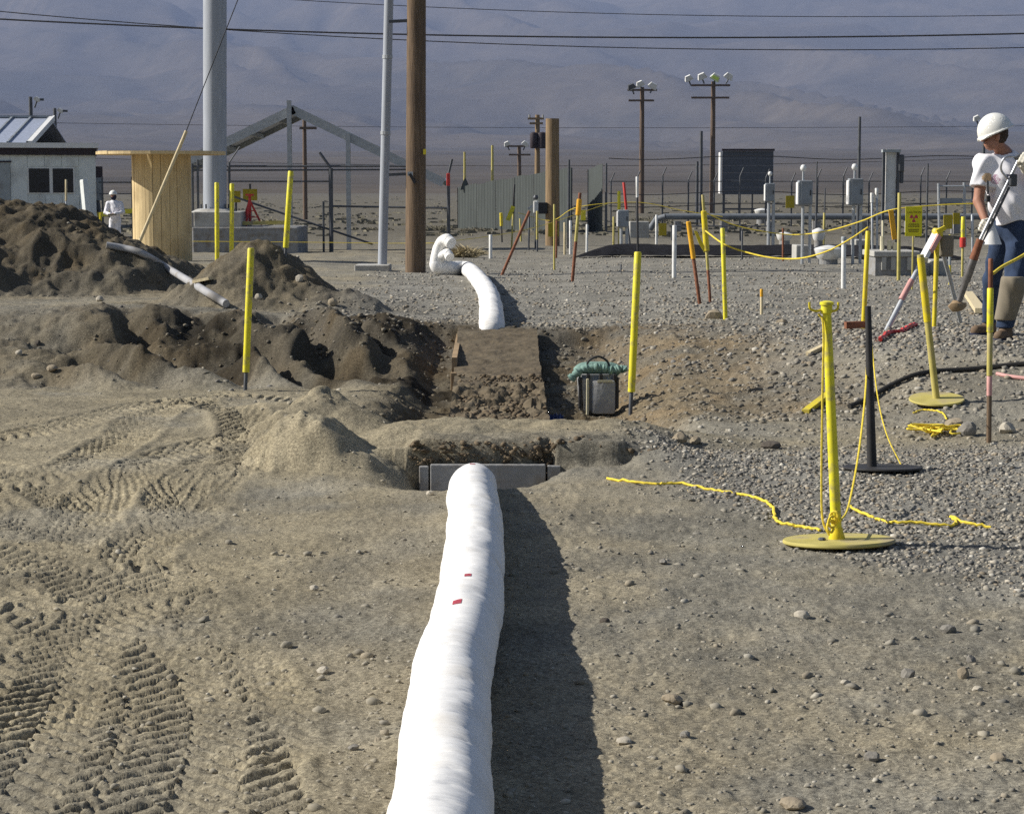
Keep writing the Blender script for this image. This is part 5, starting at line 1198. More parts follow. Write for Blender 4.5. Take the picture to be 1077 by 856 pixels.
MB().beam(hd+Vector((-0.02, -0.06, 0.0)), hd+Vector((0.06, -0.05, 0.04)), 0.035, 0.04).build('clamp_lever', 'yellow', t)
MB().box(hd+Vector((0.09, 0.02, -0.13)), (0.13, 0.05, 0.2), bev=0.02).build('hanging_pouch', 'khaki', t)

# ------------------------------------------------------------------ people: implicit surfaces polygonised with surface nets
def rcone(P, a, b, ra, rb):
    a = np.array(a, float); b = np.array(b, float); ba = b-a; t = np.clip(((P-a) @ ba)/max(ba @ ba, 1e-9), 0, 1)
    return np.linalg.norm(P-a-t[:, None]*ba, axis=1)-(ra+(rb-ra)*t)
def ell(P, c, r):
    q = (P-np.array(c))/np.array(r); k = np.linalg.norm(q, axis=1); k2 = np.linalg.norm(q/np.array(r), axis=1)
    return k*(k-1)/np.maximum(k2, 1e-6)
def sdf_mesh(fn, lo, hi, h):
    lo = np.array(lo, float); hi = np.array(hi, float); n = np.ceil((hi-lo)/h).astype(int)+1
    g = [lo[i]+h*np.arange(n[i]) for i in range(3)]
    X, Y, Z = np.meshgrid(*g, indexing='ij'); P = np.stack([X.ravel(), Y.ravel(), Z.ravel()], 1); f = fn(P).reshape(n)
    s = f < 0
    cs = np.zeros(n-1); acc = np.zeros((*(n-1), 3)); cnt = np.zeros(n-1)
    base = np.stack(np.meshgrid(*[np.arange(m-1) for m in n], indexing='ij'), -1).astype(float)
    cor = [(i, j, k) for i in (0, 1) for j in (0, 1) for k in (0, 1)]
    def C(A, c): return A[c[0]:n[0]-1+c[0], c[1]:n[1]-1+c[1], c[2]:n[2]-1+c[2]]
    for c in cor:
        for ax in range(3):
            if c[ax]: continue
            d = list(c); d[ax] = 1; fa, fb = C(f, c), C(f, d); m = (fa < 0) != (fb < 0)
            t = np.where(m, fa/np.where(np.abs(fa-fb) < 1e-12, 1, fa-fb), 0); p = np.array(c, float)+0*base; p[..., ax] += t
            acc += np.where(m[..., None], p, 0); cnt += m
    act = cnt > 0; idx = -np.ones(n-1, int); idx[act] = np.arange(act.sum())
    V = lo+h*(base[act]+acc[act]/cnt[act][:, None]); F = []
    for ax in range(3):
        o1, o2 = [(1, 2), (2, 0), (0, 1)][ax]
        sl = [slice(1, n[i]-1) for i in range(3)]; sl[ax] = slice(0, n[ax]-1); a = s[tuple(sl)]
        sl2 = list(sl); sl2[ax] = slice(1, n[ax]); b = s[tuple(sl2)]; q = np.argwhere(a != b)
        off = np.array([1, 1, 1]); off[ax] = 0; q0 = q+off; fl = a[tuple(q.T)]
        e1 = np.zeros(3, int); e1[o1] = 1; e2 = np.zeros(3, int); e2[o2] = 1
        quad = [idx[tuple((q0-e1-e2).T)], idx[tuple((q0-e2).T)], idx[tuple(q0.T)], idx[tuple((q0-e1).T)]]
        for a_, b_, c_, d_, w_ in zip(*quad, fl): F.append((a_, b_, c_, d_) if w_ else (d_, c_, b_, a_))
    return V, F
def smu(k, *ds):
    d = ds[0]
    for e in ds[1:]:
        h = np.clip(0.5+0.5*(d-e)/k, 0, 1); d = d*(1-h)+e*h-k*h*(1-h)
    return d
def sdf_part(fn, lo, hi, h, name, m, parent, origin):
    V, F = sdf_mesh(fn, lo, hi, h); o = Vector(origin)
    mb = MB(); mb.v = [tuple(Vector(v)+o) for v in V]; mb.f = [tuple(int(i) for i in f) for f in F]
    me_o = mb.build(name, m, parent); me_o.data.polygons.foreach_set('use_smooth', [True]*len(me_o.data.polygons)); return me_o
def wr(P, a, s=1.0, k=0):   # cloth wrinkles
    return a*(np.sin(P[:, 2]*38*s+6*np.sin(P[:, 0]*11+k)+3*np.sin(P[:, 1]*13))*0.6+np.sin(P[:, 2]*19*s-P[:, 0]*24+k)*np.sin(P[:, 1]*17+1)*0.8)

def hand(parent, o, wrist, palm_dir, grip_dir, bend_dir, s, m, name='glove', side=1):
    """closed glove: palm, four fingers wrapped round a bar, thumb from the side. palm_dir: wrist->knuckles, grip_dir: along the bar, bend_dir: towards the bar"""
    w_ = np.array(wrist, float); p = np.array(palm_dir, float); p /= np.linalg.norm(p); g = np.array(grip_dir, float); g -= p*(g @ p); g /= np.linalg.norm(g); b = np.array(bend_dir, float); b -= p*(b @ p)+g*(b @ g); b /= np.linalg.norm(b)
    fin = []
    for i, (L, off) in enumerate(((0.9, -1.5), (1.0, -0.5), (0.95, 0.5), (0.78, 1.5))):
        k0 = w_+p*0.085*s+g*off*0.021*s; k1 = k0+p*0.030*s*L+b*0.022*s; k2 = k1+b*0.030*s*L-p*0.006*s; k3 = k2-p*0.030*s*L+b*0.004*s
        fin.append((k0, k1, k2, k3))
    th = (w_+p*0.03*s-g*0.030*s, w_+p*0.055*s-g*0.046*s+b*0.018*s, w_+p*0.075*s-g*0.036*s+b*0.042*s)
    def fn(P):
        d = smu(0.015, rcone(P, w_-p*0.06*s, w_, 0.040*s, 0.033*s), rcone(P, w_+g*0.014*s+p*0.01*s, w_+p*0.075*s+g*0.022*s, 0.023*s, 0.021*s), rcone(P, w_-g*0.014*s+p*0.01*s, w_+p*0.075*s-g*0.022*s, 0.024*s, 0.021*s))
        for f in fin:
            e = smu(0.006, rcone(P, f[0], f[1], 0.0125*s, 0.0115*s), rcone(P, f[1], f[2], 0.0115*s, 0.0105*s), rcone(P, f[2], f[3], 0.0105*s, 0.0095*s)); d = smu(0.005, d, e)
        e = smu(0.008, rcone(P, th[0], th[1], 0.015*s, 0.0125*s), rcone(P, th[1], th[2], 0.0125*s, 0.0105*s)); d = smu(0.008, d, e)
        return d+0.0012*np.sin(P[:, 2]*150+P[:, 0]*110)
    return sdf_part(fn, w_-0.17*s, w_+0.17*s, 0.0055, name, m, parent, o)

def worker_right():
    Yp = gp(1056, 358).y; o = Vector((at_y(1056, 358, Yp).x, Yp, gp(1056, 358).z)); k = ppm(Yp)
    def J(px, py, dy): q = at_y(px, py, Yp+dy)-o; return (q.x, q.y, q.z)
    t = thing('person', 'worker in white hard hat, white T-shirt and jeans holding a long digging tool', 'person', tuple(o))
    head = J(1046, 144.5, -0.05); neck = J(1056, 161, 0.02); chest = J(1058, 184, 0.03); belly = J(1063, 210, 0.02); pel = J(1066, 233, 0.04)
    shR = J(1034, 172, -0.02); elR = J(1029, 212, -0.08); wrR = J(1038, 236, -0.22)
    shL = J(1086, 170, 0.05); elL = J(1104, 190, -0.16); wrL = J(1077, 174, -0.33)
    hR = J(1057, 236, 0.10); kR = J(1043, 296, 0.30); aR = J(1040, 336, 0.62); aR = (aR[0], aR[1], 0.12)
    hL = J(1072, 236, 0.0); kL = J(1066, 297, -0.10); aL = (J(1057, 345, 0)[0], 0.0, 0.10)
    A = lambda p: np.array(p, float)
    def body(P):
        d = smu(0.06, rcone(P, neck, chest, 0.06, 0.10), rcone(P, chest, belly, 0.115, 0.11), rcone(P, belly, pel, 0.11, 0.11), rcone(P, shR, shL, 0.05, 0.05))
        d = smu(0.03, d, rcone(P, shR, elR, 0.052, 0.042), rcone(P, shL, elL, 0.05, 0.042))
        d = smu(0.015, d, rcone(P, elR, wrR, 0.043, 0.029), rcone(P, elL, wrL, 0.043, 0.029))
        d = smu(0.04, d, rcone(P, hR, kR, 0.07, 0.05), rcone(P, hL, kL, 0.07, 0.05)); d = smu(0.02, d, rcone(P, kR, aR, 0.046, 0.034), rcone(P, kL, aL, 0.046, 0.034))
        d = smu(0.02, d, rcone(P, neck, A(head)+A((0.01, 0.02, -0.04)), 0.056, 0.052))
        hd_ = A(head)
        f = smu(0.03, ell(P, hd_+A((0.012, 0.012, 0.03)), (0.088, 0.080, 0.10)), ell(P, hd_+A((-0.035, -0.018, -0.055)), (0.050, 0.052, 0.055)))
        f = smu(0.012, f, rcone(P, hd_+A((-0.078, -0.040, 0.005)), hd_+A((-0.108, -0.055, -0.028)), 0.010, 0.016))     # nose
        f = smu(0.010, f, rcone(P, hd_+A((-0.070, -0.055, -0.060)), hd_+A((-0.085, -0.022, -0.060)), 0.010, 0.010))     # lips
        f = smu(0.012, f, rcone(P, hd_+A((-0.075, -0.060, 0.022)), hd_+A((-0.092, -0.015, 0.022)), 0.012, 0.012))       # brow
        f = smu(0.008, f, ell(P, hd_+A((0.012, -0.078, -0.005)), (0.020, 0.010, 0.030)))                               # ear
        f = np.maximum(f, -ell(P, hd_+A((-0.074, -0.055, 0.0)), (0.012, 0.013, 0.008)))
        return smu(0.02, d, f)
    b_ = sdf_part(body, (-0.42, -0.55, 0.03), (0.55, 0.85, 1.80), 0.0125, 'body', 'skin', t, o)
    MB().lathe([(0.004, -0.006), (0.0085, 0), (0.004, 0.006)], o+Vector(A(head)+A((-0.081, -0.060, 0.002))), 8).build('eye', 'trim_dark', b_)
    def shirt(P):
        d = smu(0.07, rcone(P, A(neck)-A((0, 0, 0.03)), chest, 0.075, 0.16), rcone(P, A(chest)+A((-0.06, -0.02, 0)), A(belly)+A((-0.035, -0.02, 0)), 0.14, 0.14), rcone(P, A(chest)+A((0.08, 0.03, 0)), A(belly)+A((0.07, 0.02, 0)), 0.145, 0.145), rcone(P, A(belly), A(pel)+A((0, 0, 0.0)), 0.165, 0.168), rcone(P, shR, shL, 0.062, 0.062))
        sl = smu(0.05, d, rcone(P, shR, A(shR)*0.38+A(elR)*0.62, 0.072, 0.080), rcone(P, shL, A(shL)*0.4+A(elL)*0.6, 0.072, 0.078))
        sl = sl+wr(P, 0.008)+0.010*np.abs(np.sin(P[:, 0]*16+P[:, 2]*21+2*np.sin(P[:, 2]*9)))*np.clip((1.35-P[:, 2])*3, 0, 1)-0.004
        sl = np.maximum(sl, -(P[:, 2]-(A(pel)[2]-0.012+0.02*np.sin(P[:, 0]*20)+0.05*P[:, 0])))
        # cut the sleeve and neck ends cleanly
        for a, b2, f in ((shR, elR, 0.62), (shL, elL, 0.6)):
            a = A(a); b2 = A(b2); n_ = (b2-a)/np.linalg.norm(b2-a); c = a+(b2-a)*f; near = np.linalg.norm(P-c, axis=1) < 0.13
            sl = np.where(near, np.maximum(sl, (P-c) @ n_), sl)
        sl = np.maximum(sl, -(np.linalg.norm(P-(A(neck)+A((-0.02, -0.02, 0.045))), axis=1)-0.088))
        return sl
    sh = sdf_part(shirt, (-0.42, -0.35, 0.75), (0.5, 0.4, 1.62), 0.011, 'shirt', 'shirt', t, o)
    def trousers(P):
        d = smu(0.05, ell(P, A(pel)+A((0, 0.0, -0.03)), (0.165, 0.125, 0.14)), rcone(P, hR, kR, 0.098, 0.070), rcone(P, hL, kL, 0.105, 0.080)); d = smu(0.03, d, rcone(P, kR, aR, 0.072, 0.060), rcone(P, kL, aL, 0.082, 0.066))
        d = d+wr(P, 0.007, 0.8, 2)
        return np.maximum(np.maximum(d, P[:, 2]-A(pel)[2]-0.05), -(P[:, 2]-0.10))
    sdf_part(trousers, (-0.35, -0.3, 0.06), (0.42, 0.8, 1.05), 0.012, 'jeans', 'jeans', t, o)
    def gaiter(P):
        a, b2 = A(kL), A(aL); d = rcone(P, a*1.02-A((0, 0.004, 0)), b2+A((0, 0, 0.07)), 0.103, 0.086)+wr(P, 0.004, 0.6)
        return np.maximum(np.maximum(d, P[:, 2]-(a[2]+0.05)), -(P[:, 2]-0.165))
    sdf_part(gaiter, (-0.2, -0.35, 0.1), (0.3, 0.25, 0.65), 0.0115, 'shin_guard', 'khaki', t, o)
    for nm, an, dx, dy in (('boot', aL, -0.07, -0.10), ('boot', aR, -0.12, -0.05)):
        an = A(an); zf = gh(o.x+an[0], o.y+an[1])-o.z
        base = A((an[0], an[1], zf+0.04))
        def boot(P): 
            d = smu(0.03, rcone(P, base+A((0.03, 0.05, 0.005)), base+A((dx, dy, 0.0)), 0.048, 0.045), rcone(P, base+A((0.012, 0.012, 0.02)), base+A((0.004, 0, 0.13)), 0.052, 0.060))
            return np.maximum(d, -(P[:, 2]-zf+0.005))
        sdf_part(boot, base-A((0.28, 0.28, 0.08)), base+A((0.2, 0.2, 0.28)), 0.0105, nm, 'boot', t, o)
        def sole(P):
            d = np.maximum(rcone(P*A((1, 1, 0.2)), (base+A((0.03, 0.05, 0)))*A((1, 1, 0.2)), (base+A((dx, dy, 0)))*A((1, 1, 0.2)), 0.053, 0.050), np.abs(P[:, 2]-zf-0.008)-0.014); return d
        sdf_part(sole, base-A((0.28, 0.28, 0.09)), base+A((0.2, 0.2, 0.1)), 0.0095, 'boot_sole', 'sock', t, o)
    def cuff(P):
        a = A(aL); return np.maximum(rcone(P, a+A((0, 0, -0.02)), a+A((0.01, 0, 0.10)), 0.063, 0.068), np.abs(P[:, 2]-0.145)-0.035)
    sdf_part(cuff, (-0.2, -0.2, 0.05), (0.2, 0.2, 0.25), 0.011, 'trouser_cuff', 'sock', t, o)
    # hard hat: dome, brim, ridge
    hc = A(head)+A((0.008, 0.008, 0.045)); tl = Matrix.Rotation(math.radians(-23), 3, 'Y')
    def loc(P): return (P-hc) @ np.array(tl)
    def hat(P):
        q = loc(P); d = np.abs(ell(q, (0, 0, 0.0), (0.140, 0.126, 0.148)))-0.005
        d = np.maximum(d, -q[:, 2]-0.005)
        d = smu(0.01, d, np.maximum(rcone(q*A((1, 1.0, 0.35)), (-0.11, -0.0, 0.045*0.35), (0.095, 0, 0.07*0.35), 0.004, 0.004), ell(q, (0, 0, 0.0), (0.145, 0.132, 0.155))))
        # brim ring and peak
        rr = np.hypot(q[:, 0]/0.158, q[:, 1]/0.140); br = np.maximum((rr-1)*0.13, np.abs(q[:, 2]+0.004)-0.006); br = np.maximum(br, -(np.hypot(q[:, 0]/0.118, q[:, 1]/0.104)-1)*0.1)
        pk = np.maximum(np.maximum(np.hypot((q[:, 0]+0.105)/0.108, q[:, 1]/0.105)-1, 0)*0.09-0.0, np.abs(q[:, 2]+0.012+0.5*np.maximum(0, -q[:, 0]-0.12)**1.0*0.5)-0.006)
        pk = np.maximum(pk, -(np.hypot(q[:, 0]/0.118, q[:, 1]/0.104)-1)*0.1)
        return smu(0.008, d, br, np.where(q[:, 0] < -0.02, pk, 1))
    sdf_part(hat, hc-A((0.24, 0.18, 0.12)), hc+A((0.2, 0.18, 0.2)), 0.0068, 'hard_hat', 'hat', t, o)
    def hair(P):
        hd_ = A(head); d = ell(P, hd_+A((0.022, 0.014, 0.03)), (0.092, 0.086, 0.098))+0.002*np.sin(P[:, 2]*140+P[:, 0]*60)
        return np.maximum(np.maximum(d, -(P[:, 0]-hd_[0]-0.015)), -(P[:, 2]-hd_[2]+0.05))
    sdf_part(hair, A(head)-A((0.12, 0.12, 0.1)), A(head)+A((0.16, 0.14, 0.16)), 0.008, 'hair', 'hair', t, o)
    # tool
    T0 = A(J(1074, 163, -0.40)); T1 = A(J(1031, 252, -0.36)); T2 = A(J(1007, 322, -0.30)); tt = T2-T0; tt /= np.linalg.norm(tt)
    ax = (T1-T0)/np.linalg.norm(T1-T0)
    V_ = lambda a: o+Vector(a)
    mk('barrel_steel', (0.20, 0.19, 0.185), 0.45, 0.6, var=0.3, scale=12)
    tool = thing('digging_tool', 'long steel digging lance with a dark barrel held by the worker', 'tool', tuple(V_(T2)))
    MB().tube([V_(T0), V_(T1)], 0.0135, 12).build('shaft', 'chrome', tool, smooth=True)
    MB().tube([V_(T1), V_(T1+(T2-T1)*0.30)], [0.030, 0.036], 14).build('barrel', 'rust', tool, smooth=True)
    MB().tube([V_(T1+(T2-T1)*0.30), V_(T1+(T2-T1)*0.62), V_(T1+(T2-T1)*0.64), V_(T1+(T2-T1)*0.92)], [0.034, 0.034, 0.027, 0.025], 14).build('lower_barrel', 'barrel_steel', tool, smooth=True)
    MB().tube([V_(T1+(T2-T1)*0.92), V_(T2)], 0.013, 8).build('steel_bit', 'dark_steel', tool, smooth=True)
    MB().tube([V_(T0+A((-0.05, -0.02, -0.03))), V_(T0+A((0.0, 0, 0.0))), V_(T0+A((0.08, 0.02, 0.02)))], 0.016, 10).build('grip', 'dark_steel', tool, smooth=True)
    MB().box(V_(T0+ax*0.22+A((0.03, -0.01, 0))), (0.06, 0.05, 0.10), bev=0.012).build('trigger_valve', 'dark_steel', tool)
    MB().tube(smooth_path([tuple(V_(T0+ax*0.02)), tuple(V_(T0+A((-0.13, -0.03, -0.02)))), tuple(V_(T0+ax*0.10+A((-0.12, -0.02, -0.02)))), tuple(V_(T0+ax*0.22))], 20), 0.009, 8).build('hand_guard', 'chrome', tool, smooth=True)
    MB().tube([V_(T0+ax*0.28+A((0.03, 0, 0))), V_(T0+ax*0.75+A((0.028, 0, -0.01)))], 0.010, 8).build('air_tube', 'dark_steel', tool, smooth=True)
    MB().lathe([(0.085, -0.16), (0.055, -0.08), (0.022, 0.0), (0.018, 0.02)], V_(A(J(1043, 236, -0.34))), 14).build('splash_cone', 'trim_white', tool, smooth=True)
    rgc = random.Random(3); cl = MB(); bm = bmesh.new(); bmesh.ops.create_icosphere(bm, subdivisions=2, radius=0.062)
    for v in bm.verts: v.co *= rgc.uniform(0.75, 1.2)
    cl.add([V_(T2)+v.co*Vector((1.1, 0.9, 0.7)) if False else V_(T2)+Vector((v.co.x*1.1, v.co.y*0.9, v.co.z*0.75)) for v in bm.verts], [[v.index for v in f.verts] for f in bm.faces]); bm.free(); cl.build('dirt_clod', 'board_wood', tool, smooth=True)
    # gloves closing on the tool
    near = lambda p: T0+ax*np.clip((A(p)-T0) @ ax, 0, 9)
    cR = near(wrR); pd = cR-A(wrR); hand(t, o, wrR, pd+A((0.0, -0.02, -0.05)), ax, cR-A(wrR)+A((0.02, -0.05, 0)), 1.12, 'glove')
    cL = T0+ax*0.02; hand(t, o, wrL, cL-A(wrL)+A((0, 0, -0.01)), A((0.3, 0, 1)), A((0, -1, -0.2)), 1.12, 'glove')
    # shirt print and clip
    def patch(px, py, w_, h_, m, dy=0.0):
        c = at_y(px, py, Yp)
        return c
    dg = bpy.context.evaluated_depsgraph_get()
    shm = sh.data; vs = np.array([v.co[:] for v in shm.vertices]); wv = vs+np.array(o)
    ry = [ray(p[0], p[1]) for p in [(0, 0)]]
    # project print outlines onto the chest surface: choose shirt faces by region and give them a print material
    shm.materials.append(MT['print_tan']); shm.materials.append(MT['print_purple']); shm.materials.append(MT['print_blue'])
    for pl in shm.polygons:
        if pl.normal.y > -0.2: continue
        c = Vector(pl.center)+Vector(o); dy_ = c.y; px = 538.5+c.x/ (c.y*cp-(c.z-CH)*sp)*FPX; py = 428-((c.z-CH)*cp+c.y*sp)/(c.y*cp-(c.z-CH)*sp)*FPX
        if ((px-1038)/5)**2+((py-187)/5)**2 < 1: pl.material_index = 1
        elif ((px-1047)/5)**2+((py-189)/5.5)**2 < 1 and (int(px*1.3+py) % 3): pl.material_index = 2
        elif 1056 < px < 1068 and abs(py-192) < 1.8 and int(px) % 3: pl.material_index = 3
        elif 1058 < px < 1069 and abs(py-186) < 2.2 and int(px+1) % 4: pl.material_index = 3
    q = at_y(1038.5, 198, Yp-0.19); MB().beam(q+Vector((0, 0, 0.06)), q+Vector((0.006, 0, -0.05)), 0.014, 0.016).build('clip_strap', 'dark_steel', t)
    MB().box(q+Vector((0.008, -0.004, -0.085)), (0.032, 0.02, 0.055), bev=0.006).build('badge', 'black', t)
worker_right()

def worker_left():
    b = gy(122, 62); o = Vector((b.x, 62, b.z)); A = lambda *p: np.array(p, float)
    t = thing('person', 'worker in white coveralls and white hard hat beside the cable reel', 'person', tuple(o))
    S_ = 1.0
    j = dict(head=A(-0.02, -0.02, 1.54), neck=A(0, 0, 1.40), ch=A(0.02, 0, 1.2), pel=A(0.03, 0, 0.88), sR=A(-0.17, -0.02, 1.32), eR=A(-0.24, -0.08, 1.06), wR=A(-0.06, -0.28, 1.0), sL=A(0.19, 0.0, 1.32), eL=A(0.27, -0.08, 1.07), wL=A(0.06, -0.28, 1.02), hR=A(-0.06, 0, 0.84), kR=A(-0.09, -0.03, 0.46), aR=A(-0.10, 0.02, 0.08), hL=A(0.10, 0, 0.84), kL=A(0.11, -0.03, 0.46), aL=A(0.10, 0.03, 0.08))
    def bd(e, head=True):
        def fn(P):
            d = smu(0.06, rcone(P, j['neck'], j['ch'], 0.06+e, 0.12+e), rcone(P, j['ch'], j['pel'], 0.13+e, 0.13+e), rcone(P, j['sR'], j['sL'], 0.06+e, 0.06+e))
            for a, b_, ra, rb in (('sR', 'eR', .058, .05), ('eR', 'wR', .048, .036), ('sL', 'eL', .058, .05), ('eL', 'wL', .048, .036), ('hR', 'kR', .085, .065), ('kR', 'aR', .062, .05), ('hL', 'kL', .085, .065), ('kL', 'aL', .062, .05)):
                d = smu(0.02, d, rcone(P, j[a], j[b_], ra+e, rb+e))
            if head:
                d = smu(0.015, d, smu(0.03, ell(P, j['head']+A(0, 0, 0.02), (0.078, 0.09, 0.11)), rcone(P, j['head']+A(-0.01, -0.08, 0.0), j['head']+A(-0.012, -0.10, -0.02), 0.014, 0.018)))
                d = smu(0.01, d, rcone(P, j['wR'], j['wR']+A(0.06, -0.03, -0.01), 0.034, 0.026), rcone(P, j['wL'], j['wL']+A(-0.06, -0.04, 0.0), 0.034, 0.026))
            else:
                d = d+wr(P, 0.006); d = np.maximum(d, P[:, 2]-1.42); d = np.maximum(d, -(P[:, 2]-0.09))
            return d
        return fn
    sdf_part(bd(-0.015), (-0.4, -0.45, 0.0), (0.4, 0.2, 1.72), 0.022, 'body', 'skin', t, o)
    sdf_part(bd(0.012, False), (-0.42, -0.42, 0.0), (0.42, 0.25, 1.5), 0.02, 'coveralls', 'shirt', t, o)
    hc = j['head']+A(0, 0, 0.05)
    def hat(P):
        q = P-hc; d = np.maximum(ell(q, (0, 0, 0), (0.115, 0.135, 0.125)), -q[:, 2]); br = np.maximum(np.hypot(q[:, 0]/0.13, (q[:, 1]+0.03)/0.18)-1, 0)*0.1; br = np.maximum(br, np.abs(q[:, 2])-0.012); return smu(0.01, d, br)
    sdf_part(hat, hc-A(0.2, 0.3, 0.08), hc+A(0.2, 0.25, 0.2), 0.014, 'hard_hat', 'hat', t, o)
    def beard(P): return np.maximum(ell(P, j['head']+A(0.01, -0.0, -0.02), (0.088, 0.088, 0.11)), P[:, 2]-j['head'][2]-0.03)
    sdf_part(beard, j['head']-0.16, j['head']+0.16, 0.016, 'dark_hood', 'sock', t, o)
    for s in ('aR', 'aL'):
        p = j[s]
        def boot(P): return np.maximum(smu(0.03, rcone(P, p+A(0, 0.03, -0.03), p+A(0, -0.14, -0.04), 0.055, 0.045), rcone(P, p, p+A(0, 0, 0.06), 0.055, 0.06)), -P[:, 2]-0.01)
        sdf_part(boot, p-A(0.15, 0.25, 0.12), p+A(0.15, 0.15, 0.15), 0.016, 'boot', 'trim_white', t, o)
    c = o+Vector((0.0, -0.36, 1.0)); c_ = MB().box(c, (0.24, 0.10, 0.05), bev=0.01).build('clipboard', 'khaki', None, origin=tuple(c)); tag(c_, 'small brown case held by the worker in white', 'case')
worker_left()

# ------------------------------------------------------------------ rocks that can be told apart
def rock_mesh(seed, sx, sy, sz, sub=2):
    rg = np.random.default_rng(seed); bm = bmesh.new(); bmesh.ops.create_icosphere(bm, subdivisions=sub, radius=1)
    pl = [(rg.normal(size=3), rg.uniform(0.62, 0.95)) for _ in range(9)]
    for v in bm.verts:
        d = np.array(v.co); r = 1.0
        for n_, c in pl:
            n_ = n_/np.linalg.norm(n_); q = d @ n_
            if q > 0.05: r = min(r, c/q)
        v.co = Vector(d*r*(1+rg.normal()*0.02)); v.co = Vector((v.co.x*sx, v.co.y*sy, v.co.z*sz))
    V = [v.co.copy() for v in bm.verts]; F = [[v.index for v in f.verts] for f in bm.faces]; bm.free(); return V, F
mk('rock_grey', (0.22, 0.205, 0.18), 0.95, var=0.25, scale=9, bump=0.5, bscale=30); mk('rock_tan', (0.30, 0.25, 0.18), 0.95, var=0.25, scale=9, bump=0.5, bscale=30)
mk('rock_dark', (0.10, 0.085, 0.07), 0.95, var=0.25, scale=9, bump=0.5, bscale=30); mk('rock_pale', (0.42, 0.38, 0.31), 0.95, var=0.2, scale=9, bump=0.4, bscale=30)
ROCKS = [(751, 336, 22, 13, 'rock_tan', 'smooth tan boulder at the foot of the yellow post on the shelf'), (822, 341, 14, 7, 'rock_tan', 'flat tan rock near the orange tipped peg'),
 (715, 467, 17, 12, 'rock_tan', 'round tan rock, left of two on the bank edge'), (731, 468, 13, 9, 'rock_tan', 'round tan rock, right of two on the bank edge'), (812, 471, 25, 11, 'rock_dark', 'dark brick shaped rock in front of the slope'),
 (1017, 458, 24, 17, 'rock_grey', 'large grey boulder left of the taped stake'), (1060, 455, 22, 13, 'rock_pale', 'pale boulder right of the taped stake'), (1003, 452, 24, 14, 'rock_tan', 'tan boulder leaning on the large grey boulder'),
 (707, 738, 26, 12, 'rock_tan', 'tan flat stone in the foreground right of the pipe shadow'), (657, 779, 20, 9, 'rock_pale', 'pale flat stone nearest to the pipe shadow'), (955, 714, 17, 12, 'rock_grey', 'pointed grey stone in the right foreground'),
 (1013, 714, 15, 14, 'rock_tan', 'rounded brown stone in the right foreground'), (1021, 697, 11, 11, 'rock_grey', 'small grey upright stone above the rounded brown stone'), (917, 800, 18, 12, 'rock_grey', 'grey angular stone low in the right foreground'),
 (720, 775, 15, 9, 'rock_grey', 'grey stone below the tan flat stone'), (843, 649, 18, 9, 'rock_pale', 'pale stone in the middle of the right foreground'), (997, 664, 19, 11, 'rock_grey', 'grey stone at the edge of the gravel spread'),
 (698, 593, 10, 6, 'rock_grey', 'small dark stone below the trailing rope'), (636, 655, 12, 7, 'rock_dark', 'small dark stone beside the pipe shadow'), (889, 722, 13, 7, 'rock_pale', 'flat pale chip right of the middle foreground'),
 (1050, 800, 20, 11, 'rock_tan', 'tan stone close to the lower right corner'), (1028, 727, 14, 7, 'rock_pale', 'pale chip below the rounded brown stone'), (832, 850, 34, 11, 'rock_tan', 'broad tan stone at the bottom edge right of centre'),
 (340, 710, 15, 7, 'rock_pale', 'pale stone on the left ground beside the tracks'), (372, 790, 14, 7, 'rock_grey', 'grey stone left of the white pipe near the bottom'), (330, 620, 12, 6, 'rock_pale', 'small pale stone right of the track crossing'),
 (452, 522, 10, 7, 'rock_pale', 'small pale stone at the left foot of the white pipe'), (315, 300, 9, 8, 'rock_pale', 'pale round stone on the small spoil heap, lower one'), (272, 312, 9, 8, 'rock_pale', 'pale round stone at the front of the small spoil heap'),
 (350, 322, 11, 9, 'rock_tan', 'tan stone at the right toe of the small spoil heap'), (105, 318, 9, 7, 'rock_pale', 'pale stone on the shoulder below the big heap'), (20, 374, 9, 7, 'rock_pale', 'pale stone on the embankment at the left edge'),
 (55, 395, 13, 7, 'rock_tan', 'tan stone at the toe of the embankment, left'), (38, 398, 11, 6, 'rock_tan', 'smaller tan stone at the toe of the embankment, leftmost'), (40, 364, 8, 7, 'rock_dark', 'dark clod on the embankment face')]
for i, (px, py, w_, h_, m, lab) in enumerate(ROCKS):
    p = gp(px, py); kk = 1/ppm(p.y); V, F = rock_mesh(100+i, w_/2*kk, w_/2*kk*random.Random(i).uniform(0.7, 1.0), h_*0.62*kk)
    zg = float(H(np.array([p.x]), np.array([p.y]), True)[0]); c = Vector((p.x, p.y, zg+h_*0.28*kk)); ra = Matrix.Rotation(random.Random(i).uniform(-0.4, 0.4), 3, 'Z')
    o = MB().add([ra @ v+c for v in V], F).build('rock', m, None, origin=(p.x, p.y, zg)); o.data.polygons.foreach_set('use_smooth', [True]*len(o.data.polygons))
    try: o.data.set_sharp_from_angle(angle=math.radians(28))
    except Exception: pass
    tag(o, lab, 'rock', 'loose rocks on the ground')

